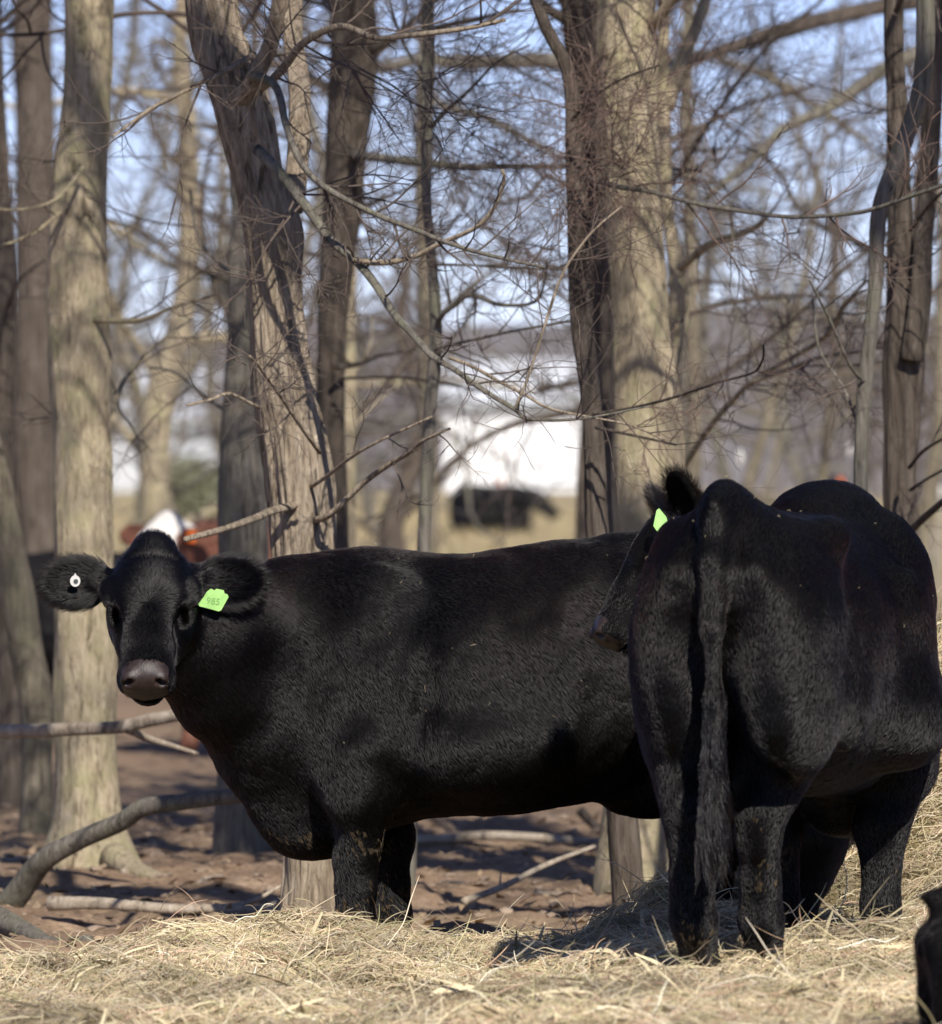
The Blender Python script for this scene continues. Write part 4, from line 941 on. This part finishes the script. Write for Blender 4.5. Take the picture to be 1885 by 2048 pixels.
# ------------------------------------------------------------------ the herd
def z3(v): return np.array([v[0], v[1], v[2]], float)

# --- cow standing broadside, head turned to look at the camera
C1, T1, S1 = (.125, 27.5, 0.0), R(187), 1.006
fd = np.array([-math.sin(R(2)), -math.cos(R(2)), 0]); phi = R(41)
u1 = math.cos(phi) * np.array([0, 0, -1.]) + math.sin(phi) * fd; n1 = math.cos(phi) * fd + math.sin(phi) * np.array([0, 0, 1.])
h1 = local(C1, T1, S1, px(307, 1122, 27.0)); ul, nl = ldir(T1, u1), ldir(T1, n1)
hh = lambda u, n, l: h1 + 1.05 * (u * unit(ul) + n * unit(nl))
cow1 = Cow(h1, ul, nl, [
    [(.48, 0, 1.08, .22), (.78, .05, 1.09, .215), (.98, .18, 1.12, .185), (*hh(.06, -.13, 0), .125)],
    [(.60, 0, .76, .19), (.80, .03, .80, .185), (.96, .14, .92, .16), (*hh(.16, -.17, 0), .085)]],
    hs=1.06, res=.015, hres=.0065, legs=((.07, 0), (-.09, 0), (.05, 0), (-.15, 0)), belly=1.0, back=[(-.9, .02), (-.5, .045), (-.2, .03), (.2, 0), (.45, -.005), (.9, 0)],
    tail=[(-.86, 0, 1.33, .04), (-.93, 0, 1.22, .033), (-.94, 0, 1.0, .026), (-.92, 0, .7, .022)])
cow_a = cow_object('black_cow', cow1, C1, T1, S1, 'black cow standing side-on with its head turned to face the camera', hair=430000, seed=3, length=.0145, mudthr=.45)

# --- cow seen from behind, on the hay
C2, T2, S2 = (.945, 24.68, .158), R(74), 1.02
h2 = (1.16, .26, .50); u2 = (.30, .15, -.9); n2 = (.8, .35, .45)
cow2 = Cow(h2, u2, n2, [
    [(.50, 0, 1.08, .22), (.85, .03, .96, .20), (1.03, .13, .76, .16), (1.12, .22, .58, .12)],
    [(.62, 0, .78, .20), (.88, .04, .70, .17), (1.02, .14, .58, .13), (1.12, .24, .46, .09)]],
    hs=1.05, res=.015, hres=.02, hy=.82, legs=((.06, 0), (-.04, 0), (-.02, -.015), (.17, .085)), belly=.80, back=[(-.9, .02), (-.8, .03), (-.55, -.035), (-.2, -.055), (.15, -.03), (.44, .04), (.8, .0)],
    tail=[(-.78, 0, 1.355, .05), (-.88, 0, 1.30, .046), (-.925, 0, 1.19, .038), (-.945, -.005, 1.0, .032), (-.95, -.01, .80, .028), (-.94, -.01, .62, .022)])
cow_b = cow_object('black_cow', cow2, C2, T2, S2, 'black cow seen from behind standing on the hay with its tail hanging', hair=430000, seed=5, length=.0135, mudthr=.85)
rg = np.random.default_rng(8)
n = 3400; z0 = .86 - .44 * rg.random(n); a = rg.random(n) * 6.28; r = (.020 + .008 * (z0 < .7)) * np.sqrt(rg.random(n))
root = np.stack([-.945 + r * np.cos(a), -.010 + r * np.sin(a), z0], 1); L = .07 + .13 * rg.random(n) * (1.2 - z0)
P = np.zeros((n, 6, 3)); wav = rg.random(n) * 6.28; clw = np.round(a / 6.28 * 7) * 2.1
for i, q in enumerate(np.linspace(0, 1, 6)):
    sp = np.sin(q * 3.0) * .006 + .012 * q * (z0 < .6)
    P[:, i] = root + np.stack([np.cos(a) * sp + .012 * np.sin(q * 5 + clw + z0 * 30) * q, np.sin(a) * sp + .016 * np.cos(q * 4 + clw + z0 * 25) * q, -L * q], 1)
tag(mkcurves('tail_switch', P.reshape(-1, 3), np.full(n, 6), np.tile([.0007, .0007, .0006, .0005, .0004, .0002], n), HAIR, cow_b), kind='stuff')

# --- cow whose head shows between the two
C3, T3, S3 = (1.02, 27.05, .05), R(256), .92
u3w = unit((-.54, -.22, -.82)); n3w = np.array([-.80, -.05, .52])
h3 = local(C3, T3, S3, px(1372, 1032, 26.0)); u3, n3 = ldir(T3, u3w), ldir(T3, n3w)
n3 = unit(n3 - u3 * n3.dot(u3)); hh3 = lambda u, n: h3 + 1.05 * (u * u3 + n * n3)
l3 = np.cross(n3, u3)
ew, fw = ldir(T3, unit((-.30, -.30, .90))), ldir(T3, unit((-.75, -.6, -.3))); sg = 1 if ldir(T3, (0, -1, 0)).dot(l3) > 0 else -1
ec = (ew.dot(u3), ew.dot(n3), abs(ew.dot(l3)) + .1); fc = (fw.dot(u3), fw.dot(n3), fw.dot(l3))
EAR3 = [((ec[0], ec[1], s_ * ec[2]), (fc[0], fc[1], s_ * sg * fc[2])) for s_ in (1, -1)]
cow3 = Cow(h3, u3, n3, [
    [(.48, 0, 1.12, .22), (.80, 0, 1.14, .20), *[(*(.5 * np.array((.9, 0, 1.12)) + .5 * hh3(.05, -.12)), .165)], (*hh3(.06, -.12), .12)],
    [(.60, 0, .80, .20), (.82, 0, .86, .18), *[(*(.5 * np.array((.9, 0, .9)) + .5 * hh3(.16, -.15)), .14)], (*hh3(.16, -.15), .085)]],
    hs=1.04, res=.02, hres=.0075, ears=EAR3, legs=((.03, 0), (-.06, 0), (.05, 0), (-.1, 0)),
    tail=[(-.86, 0, 1.33, .04), (-.93, 0, 1.22, .033), (-.94, 0, .9, .026)])
cow_c = cow_object('black_cow', cow3, C3, T3, S3, 'black cow whose green-tagged head shows between the two larger cows', hair=110000, seed=9, length=.013)

# --- calf lying at the edge of the frame
calf = Cow((1.08, -.05, 1.12), (.75, -.2, -.6), (.6, 0, .75), [[(.5, 0, 1.08, .22), (.8, 0, 1.1, .18), (1.0, -.02, 1.1, .14)]],
           hs=1.1, res=.03, hres=.02, lying=True, low=.44)
calf_o = cow_object('black_calf', calf, (1.69, 21.0, -.27), R(8), .62, 'black calf lying in the hay, cut off by the frame edge', 'calf', hair=40000, seed=12, length=.025)

# --- far cattle
far = Cow((1.10, 0, 1.36), (.62, 0, -.78), (.78, 0, .62), [[(.5, 0, 1.1, .22), (.8, 0, 1.16, .18), (1.02, 0, 1.26, .13)], [(.6, 0, .8, .19), (.85, 0, .95, .15), (1.08, 0, 1.14, .09)]],
          hs=1.05, res=.03, hres=.016, tail=[(-.86, 0, 1.33, .04), (-.93, 0, 1.22, .033), (-.94, 0, .7, .03)])
FARBLACK = plain('far_black_coat', (.007, .0065, .007), .7, .3, 20, .12)
RED = plain('red_coat', (.125, .050, .030), .7, .25, 14); WHITEH = plain('white_face', (.62, .59, .53), .75, .08, 20)
cen = far.V[far.Q].mean(1); hc = far.hcoords(cen); mi = np.zeros(len(far.Q), int)
wf = (hc[:, 0] > -.1) & (hc[:, 0] < .6) & (np.abs(hc[:, 2]) < .118) & (np.abs(hc[:, 1]) < .25) & (hc[:, 1] > -.14)
mi[wf] = 1; mi[(cen[:, 0] > .55) & (cen[:, 2] < .85) & (np.abs(cen[:, 1]) < .14)] = 1; mi[wf & (hc[:, 0] > .475)] = 2
heref = cow_object('red_cow', far, (*px(505, 0, 50.6)[:2], -.02), R(245), 1.02, 'red cow with a white face behind the fallen branch', mats=[RED, WHITEH, plain('pink_nose', (.55, .30, .26), .5)], mi=mi)
V, q, t = plate([(-.03, -.04), (.03, -.04), (.035, .03), (-.035, .03)], .004, far.h(.09, .0, .17), (0, 1, 0), (0, 0, 1)); mk('ear_tag', V, q, t, ORANGE_TAG, heref, False)
mi0 = np.zeros(len(far.Q), int)
def far_black(loc, rz, label, tagside=None, sc=1.0):
    o = cow_object('black_cow', far, loc, rz, sc, label, mats=[FARBLACK], mi=mi0)
    if tagside:
        V, q, t = plate([(-.035, -.05), (.035, -.05), (.04, .04), (-.04, .04)], .005, far.h(.09, .02, tagside * .19), (0, 1, 0), (0, 0, 1)); mk('ear_tag', V, q, t, ORANGE_TAG, o, False)
    return o
far_black((*px(0, 0, 55)[:2], -.10), R(4), 'black cow standing far behind the leaning trunk at the frame edge', None, .92)

# --- ear tags of the near cows (parts of their cow)
def world_tag(root, loc, rz, sc, name, outline, c, ex, ey, th, mat):
    o_ = local(loc, rz, sc, c); V, q, t = plate([(a / sc, b / sc) for a, b in outline], th, o_, ldir(rz, ex), ldir(rz, ey))
    return mk(name, V, q, t, mat, root, False)
def digits(parent, txt, loc, rz, sc, c, ex, ey, size):
    cu = bpy.data.curves.new('lettering', 'FONT'); cu.body = txt; cu.size = size; cu.align_x = 'CENTER'; cu.align_y = 'CENTER'
    tmp = bpy.data.objects.new('tmp', cu); me = bpy.data.meshes.new_from_object(tmp)
    ex, ey = unit(ldir(rz, ex)), unit(ldir(rz, ey)); ez = np.cross(ex, ey); o_ = local(loc, rz, sc, c)
    co = np.zeros(len(me.vertices) * 3); me.vertices.foreach_get('co', co); co = co.reshape(-1, 3) / sc
    co = o_ + co[:, :1] * ex + co[:, 1:2] * ey + ez * .0022
    me.vertices.foreach_set('co', co.astype(np.float32).ravel()); me.materials.append(TAG_INK)
    ob = bpy.data.objects.new('lettering', me); COL.objects.link(ob); ob.parent = parent
    bpy.data.objects.remove(tmp)
Dt = 26.93
ol = [(-.046, -.020), (-.042, -.027), (-.010, -.031), (.022, -.036), (.030, -.031), (.048, .014), (.044, .022), (.034, .024), (.030, .034), (.006, .036), (.000, .030), (-.012, .034), (-.024, .022), (-.032, .004)]
tc1 = px(427, 1199, Dt + .02); ex1, ey1 = np.array([.97, .05, -.12]), np.array([.12, -.12, .97])
tg = world_tag(cow_a, C1, T1, S1, 'ear_tag', ol, tc1, ex1, ey1, .003, GREEN_TAG); tg['label'] = 'bright green plastic ear tag with faint numbers'
digits(tg, '985', C1, T1, S1, tc1 + np.array([0, -.0, -.006]), ex1, ey1, .030)
bt = px(151, 1162, Dt + .035); ring = [(math.cos(a) * .0165, math.sin(a) * .0185 + (.008 if abs(a - 1.57) < .2 else 0)) for a in np.linspace(0, 6.283, 24, endpoint=False)]
wt = world_tag(cow_a, C1, T1, S1, 'button_tag', ring, bt, (1, 0, 0), (0, -.1, 1), .004, WHITE_TAG); wt['label'] = 'white button tag pinned in the ear'
V, q, t = plate([(math.cos(a) * .0075, math.sin(a) * .0075) for a in np.linspace(0, 6.283, 16, endpoint=False)], .006, local(C1, T1, S1, bt + np.array([.002, -.001, -.001])), ldir(T1, (1, 0, 0)), ldir(T1, (0, -.1, 1)))
mk('stud', V, q, t, plain('dark_stud', (.06, .07, .07), .5), wt, False)
ol3 = [(-.012, -.030), (-.020, -.018), (-.010, .030), (-.002, .036), (.020, .010), (.030, -.022), (.0, -.045)]
tg3 = world_tag(cow_c, C3, T3, S3, 'ear_tag', ol3, px(1320, 1040, 25.78), (1, .1, 0), (0, 0, 1), .003, GREEN_TAG); tg3['label'] = 'small green ear tag'

lz = float(land(0, 157))
lying = Cow((1.00, .10, 1.22), (.6, .35, -.7), (.7, .2, .7), [[(.5, 0, 1.08, .22), (.75, .03, 1.12, .19), (.95, .08, 1.18, .14)]], hs=1.1, res=.035, hres=.025, lying=True, low=.44)
o = cow_object('black_cow', lying, (px(985, 0, 157)[0], 157, lz - .64), R(-50), 1.12, 'distant black cow with an orange ear tag resting in the field', mats=[FARBLACK], mi=np.zeros(len(lying.Q), int))
V, q, t = plate([(-.05, -.07), (.05, -.07), (.06, .06), (-.06, .06)], .006, np.array([.16, .05, 1.40]), (1, 0, 0), (0, 0, 1)); mk('ear_tag', V, q, t, ORANGE_TAG, o, False)
far_black((px(1665, 0, 108)[0], 109.0, float(land(0, 108))), R(265), 'distant black cow whose head peeps over the rear-facing cow\'s shoulders', 1)
# ------------------------------------------------------------------ hay
EDGE = ([-1.6, -1.44, -1.28, -.96, -.55, -.31, -.06, .18, .34, .62, 1.6, 3.2], [25.6, 25.9, 26.4, 27.1, 27.6, 27.6, 26.9, 26.7, 27.0, 28.0, 31.0, 31.5])
def hay_h(x, y):
    x = np.asarray(x, float); y = np.asarray(y, float); P = np.stack([x, y, 0 * x], 1)
    e = np.interp(x, *EDGE) + .28 * fbm(P * 1.9, 31, 3)
    t = sstep(e + .05, e - .7, y) * sstep(17.6, 18.6, y) * sstep(4.4, 3.6, np.abs(x))
    h = np.interp(x, [-.3, .45], [.10, .175]) + .03 * fbm(P * 1.2, 33, 2) + .032 * fbm(P * 3.6, 35, 2) + .02 * fbm(P * 9, 36, 2)
    for cx_, cy_, sx, sy, a in ((-.47, 26.9, .17, .30, .065), (-.85, 26.6, .30, .35, .03), (2.30, 28.7, .85, 1.15, 1.08), (1.75, 28.0, .5, .6, .22), (1.55, 24.9, .5, .8, .05), (.05, 25.0, .5, .7, -.03)):
        h = h + a * np.exp(-.5 * (((x - cx_) / sx) ** 2 + ((y - cy_) / sy) ** 2))
    return np.maximum(h, .02) * t - .05 * (1 - t)
hx = np.arange(-4.5, 4.5, .05); hy = np.arange(17.4, 32.2, .05)
X, Y = np.meshgrid(hx, hy, indexing='ij'); Z = hay_h(X.ravel(), Y.ravel()); nx, ny = X.shape
i, j = np.meshgrid(np.arange(nx - 1), np.arange(ny - 1), indexing='ij'); q = np.stack([i * ny + j, (i + 1) * ny + j, (i + 1) * ny + j + 1, i * ny + j + 1], -1).reshape(-1, 4)
q = q[(Z[q] > -.045).any(1)]
HAYM, nt, N, L, b = nodes('hay_mat')
f1 = noise_tex(nt, 40, (1, .35, 1), 6, .75, dist=1.5)
L.new(ramp(nt, f1, [(.32, (.14, .10, .05)), (.5, (.30, .235, .12)), (.70, (.46, .375, .20))]), b.inputs['Base Color']); b.inputs['Roughness'].default_value = .95; b.inputs['Specular IOR Level'].default_value = .1
bump(nt, f1, 1.0, .03, b)
tag(mk('hay_bed', np.stack([X.ravel(), Y.ravel(), Z], 1), q, None, HAYM), 'trampled bed of loose hay and the mound behind the rear-facing cow', 'hay', kind='stuff')
rg = np.random.default_rng(61)
def scatter(n, half, y0, y1):
    y = y0 + (y1 - y0) * rg.random(n); x = (rg.random(n) * 2 - 1) * half
    h = hay_h(x, y); k = h > .01; return x[k], y[k], h[k]
PAL = np.array([(.48, .40, .235), (.56, .48, .30), (.40, .345, .18), (.33, .23, .135), (.45, .31, .21), (.64, .57, .40), (.38, .36, .18)]) * np.array([.98, .96, 1.02])
def strands(name, label, n, half, y0, y1, lmin, lmax, r, lift, bright, zoff=0.0):
    x, y, h = scatter(n, half, y0, y1); m = len(x); a = rg.random(m) * 6.28; Ls = lmin + (lmax - lmin) * rg.random(m) ** 1.6
    d = np.stack([np.cos(a), np.sin(a), 0 * a], 1); sd = np.stack([-np.sin(a), np.cos(a), 0 * a], 1); ben = rg.normal(0, .20, m); el = np.abs(rg.normal(0, lift, m)) * np.where(rg.random(m) < .5, 1, .3)
    tail_ = rg.normal(0, .5, m)
    P = np.zeros((m, 5, 3)); c = np.stack([x, y, h], 1)
    for k_, q_ in enumerate(np.linspace(-.5, .5, 5)):
        p = c + d * (q_ * Ls)[:, None] + sd * (ben * (q_ * q_ - .08) * 4 * Ls * .5)[:, None]
        g = hay_h(p[:, 0], p[:, 1]); g = np.where(g > -.02, g, h - .05)
        p[:, 2] = np.maximum(g, h * .6 + g * .4) + .008 + zoff + el * Ls * (q_ + .5) + .02 * rg.random(m) - .10 * Ls * np.maximum(0, tail_) * (q_ + .5) ** 2
        P[:, k_] = p
    pat = np.clip(1.0 + .55 * fbm(np.stack([x * 2.6, y * 2.6, 0 * x], 1), 44, 3), .45, 1.35)[:, None]
    col = pat * PAL[rg.choice(len(PAL), m, p=[.26, .2, .14, .1, .08, .12, .10])] * (.72 + .5 * rg.random((m, 1))) * bright
    rad = (np.array([.8, 1, 1, .9, .35])[None] * r * (.6 + .8 * rg.random(m))[:, None]).ravel()
    return tag(mkcurves(name, P.reshape(-1, 3), np.full(m, 5), rad, STRAND, None, col.clip(.01, .9)), label, 'hay', kind='stuff')
strands('hay_stems', 'fine dry hay stems strewn thickly over the ground', 175000, 2.25, 19.8, 31.4, .035, .13, .0009, .22, 1.0)
strands('hay_stalks', 'longer pale hay stalks lying loose on top', 8000, 2.3, 19.8, 31.4, .07, .24, .0013, .40, 1.15, .01)
strands('outer_hay', 'thin scatter of hay out to the sides', 16000, 4.2, 18.0, 31.5, .08, .25, .0016, .2, 1.0)
# broad flat blades
x, y, h = scatter(1500, 2.2, 20, 31); m = len(x); a = rg.random(m) * 6.28; Ls = .06 + .16 * rg.random(m); w = .0025 + .004 * rg.random(m)
d = np.stack([np.cos(a), np.sin(a), rg.normal(.12, .3, m)], 1); s_ = np.stack([-np.sin(a), np.cos(a), rg.normal(0, .6, m)], 1); c = np.stack([x, y, h + .03], 1); V = []
for k_, q_ in enumerate((-.5, -.17, .17, .5)):
    p = c + d * (q_ * Ls)[:, None]; p[:, 2] += .06 * Ls * math.cos(q_ * 3) ; ww = w * (1 if k_ in (1, 2) else .45)
    V += [p - s_ * ww[:, None], p + s_ * ww[:, None]]
V = np.stack(V, 1); base = (8 * np.arange(m))[:, None]; Q = np.vstack([base + np.array([[2 * k_, 2 * k_ + 1, 2 * k_ + 3, 2 * k_ + 2]]) for k_ in range(3)])
tag(mk('hay_blades', V.reshape(-1, 3), Q, None, plain('hay_blade', (.56, .48, .30), .6, .3, 2, .3), None, False), 'broad pale grass blades mixed through the hay', 'hay', kind='stuff')

# ------------------------------------------------------------------ fallen branches
def log(label, pts, D0, D1, w, mat=WOOD_DEAD, seed=1, forks=(), z_on=None):
    Q = np.array([px(a, b, D0 + (D1 - D0) * k / (len(pts) - 1)) for k, (a, b) in enumerate(pts)]); r = np.asarray(w, float) / 2 / FPX * (D0 + D1) / 2
    if r.size != len(pts): r = np.interp(np.linspace(0, 1, len(pts)), np.linspace(0, 1, r.size), r)
    base = Q[np.argmin(Q[:, 2])].copy(); root = empty('fallen_branch', base); tag(root, label, 'branch', 'fallen branches on the soil')
    mesh_tube('limb', Q - base, r, mat, root, 18, .003, seed, .03, 4.0, .16)
    for fp, fw in forks:
        F_ = np.array([px(a, b, D0 + (D1 - D0) * .6 + .1 * k) for k, (a, b) in enumerate(fp)]); rf = np.linspace(fw, fw * .5, len(fp)) / 2 / FPX * D0
        mesh_tube('side_limb', F_ - base, rf, mat, root, 10, .001, seed + 2, .04, 4.0)
    return root
log('long fallen branch lying level in front of the tan trunk, split orange at one end', [(-60, 1466), (0, 1463), (73, 1461), (156, 1457), (243, 1453), (302, 1440), (360, 1430), (430, 1420)], 33.2, 32.6, [26, 27, 27, 25, 26, 27, 25, 20], WOOD_DEAD, 3, [([(255, 1459), (300, 1478), (345, 1492), (395, 1508)], 17)])
log('thick grey fallen branch bowing up from the soil below the cow\'s chin', [(-40, 1850), (20, 1805), (62, 1750), (97, 1712), (170, 1673), (243, 1643), (292, 1614), (370, 1604), (448, 1594), (540, 1590)], 32.0, 31.2, [56, 54, 50, 46, 40, 38, 38, 34, 32, 28], BARK_GREY, 5)
log('straight stick lying flat along the soil behind the hay', [(100, 1806), (195, 1806), (341, 1818), (438, 1818), (570, 1822), (640, 1826)], 31.1, 30.7, [30, 24, 22, 20, 18, 14], WOOD_DEAD, 7, [([(430, 1815), (501, 1804), (570, 1767)], 12)])
log('pale branch on the soil seen under the cow\'s belly', [(780, 1684), (828, 1680), (900, 1677), (980, 1672), (1060, 1675), (1150, 1683), (1250, 1690)], 37.2, 37.2, [18, 20, 20, 19, 17, 16, 14], WOOD_DEAD, 9)
log('thin bent stick propped on the soil beneath the belly', [(930, 1802), (953, 1794), (1007, 1773), (1087, 1732), (1188, 1693)], 31.6, 32.6, [15, 15, 14, 13, 10], WOOD_DEAD, 11, [([(1000, 1776), (1002, 1745)], 6)])
log('dark branch half buried at the frame edge under the bowed branch', [(-60, 1815), (10, 1845), (60, 1870), (110, 1890), (180, 1880)], 29.8, 29.0, [60, 56, 44, 34, 22], BARK_GREY, 13)
log('dark slanting stick near the foot of the thick pale trunk', [(1160, 1620), (1200, 1660), (1260, 1690)], 38.5, 38.5, [22, 18, 14], BARK_BROWN_SHADE, 15)

rs = np.random.default_rng(515)
for k, (x0, y0, x1, y1, D0, D1, w, lab) in enumerate((
        (250, 1745, 340, 1732, 34.0, 34.4, 12, 'short dead stick on the soil right of the thick tan trunk'),
        (360, 1758, 445, 1735, 33.2, 33.8, 9, 'slim dead stick on the soil below the cow\'s brisket'),
        (485, 1800, 560, 1772, 31.8, 32.4, 14, 'pale stub of wood against the foot of the shaggy trunk'),
        (840, 1745, 930, 1760, 33.6, 33.4, 10, 'dead stick on the soil just behind the forelegs'),
        (1075, 1760, 1160, 1772, 33.0, 32.8, 10, 'dead stick near the hay under the cow\'s flank'),
        (-10, 1700, 70, 1690, 35.6, 36.0, 14, 'dead stick at the frame edge behind the bowed branch'))):
    m = 6; Q = np.array([px(x0 + (x1 - x0) * f, 0, D0 + (D1 - D0) * f) for f in np.linspace(0, 1, m)]); Q[:, :2] += rs.normal(0, .012, (m, 2)); r_ = w / 2 / FPX * D0
    Q[:, 2] = land(Q[:, 0], Q[:, 1]) + soil(Q[:, 0], Q[:, 1]) + r_ * .8
    o = empty('dead_stick', Q[0]); tag(o, lab, 'stick', 'small dead sticks on the soil')
    mesh_tube('stem', Q - Q[0], np.linspace(r_, r_ * .6, m), WOOD_DEAD, o, 10, .001, k, .04)
# ------------------------------------------------------------------ wisps of hay caught on the coats
for nm, cw, loc, rz, sc, cnt, seed, lab in (('hay_wisps', cow1, C1, T1, S1, 60, 5, 'tiny wisps of hay caught on the coat of the looking cow'), ('hay_wisps', cow2, C2, T2, S2, 34, 6, 'wisps of hay scattered over the back of the rear-facing cow')):
    r_ = np.random.default_rng(seed); ok = np.where((cw.V[:, 2] > .55) & (cw.N[:, 2] > (-.1 if seed == 5 else .05)) & (np.linalg.norm(cw.V - cw.head, axis=1) > .75))[0]; w_ = np.where(cw.V[ok, 2] > 1.05, 3.0, 1.0) if seed == 6 else np.ones(len(ok)); ids = r_.choice(ok, cnt, p=w_ / w_.sum()); P = cw.V[ids]; Nn = cw.N[ids]
    d = r_.normal(0, 1, (cnt, 3)); d -= Nn * (d * Nn).sum(1)[:, None]; d /= np.linalg.norm(d, axis=1)[:, None]; Ls = .004 + .022 * r_.random(cnt) ** 3
    pts = np.stack([P + Nn * .010, P + Nn * .014 + d * Ls[:, None] * .5, P + Nn * .010 + d * Ls[:, None] + r_.normal(0, .002, (cnt, 3))], 1) * sc
    c_, s2 = math.cos(rz), math.sin(rz); pts = np.stack([pts[..., 0] * c_ - pts[..., 1] * s2, pts[..., 0] * s2 + pts[..., 1] * c_, pts[..., 2]], -1) + np.array(loc)
    tag(mkcurves(nm, pts.reshape(-1, 3), np.full(cnt, 3), np.tile([.0006, .0007, .0003], cnt), STRAND, None, np.tile([[.40, .33, .20]], (cnt, 1)) * (.6 + .6 * r_.random((cnt, 1)))), lab, 'hay', kind='stuff')
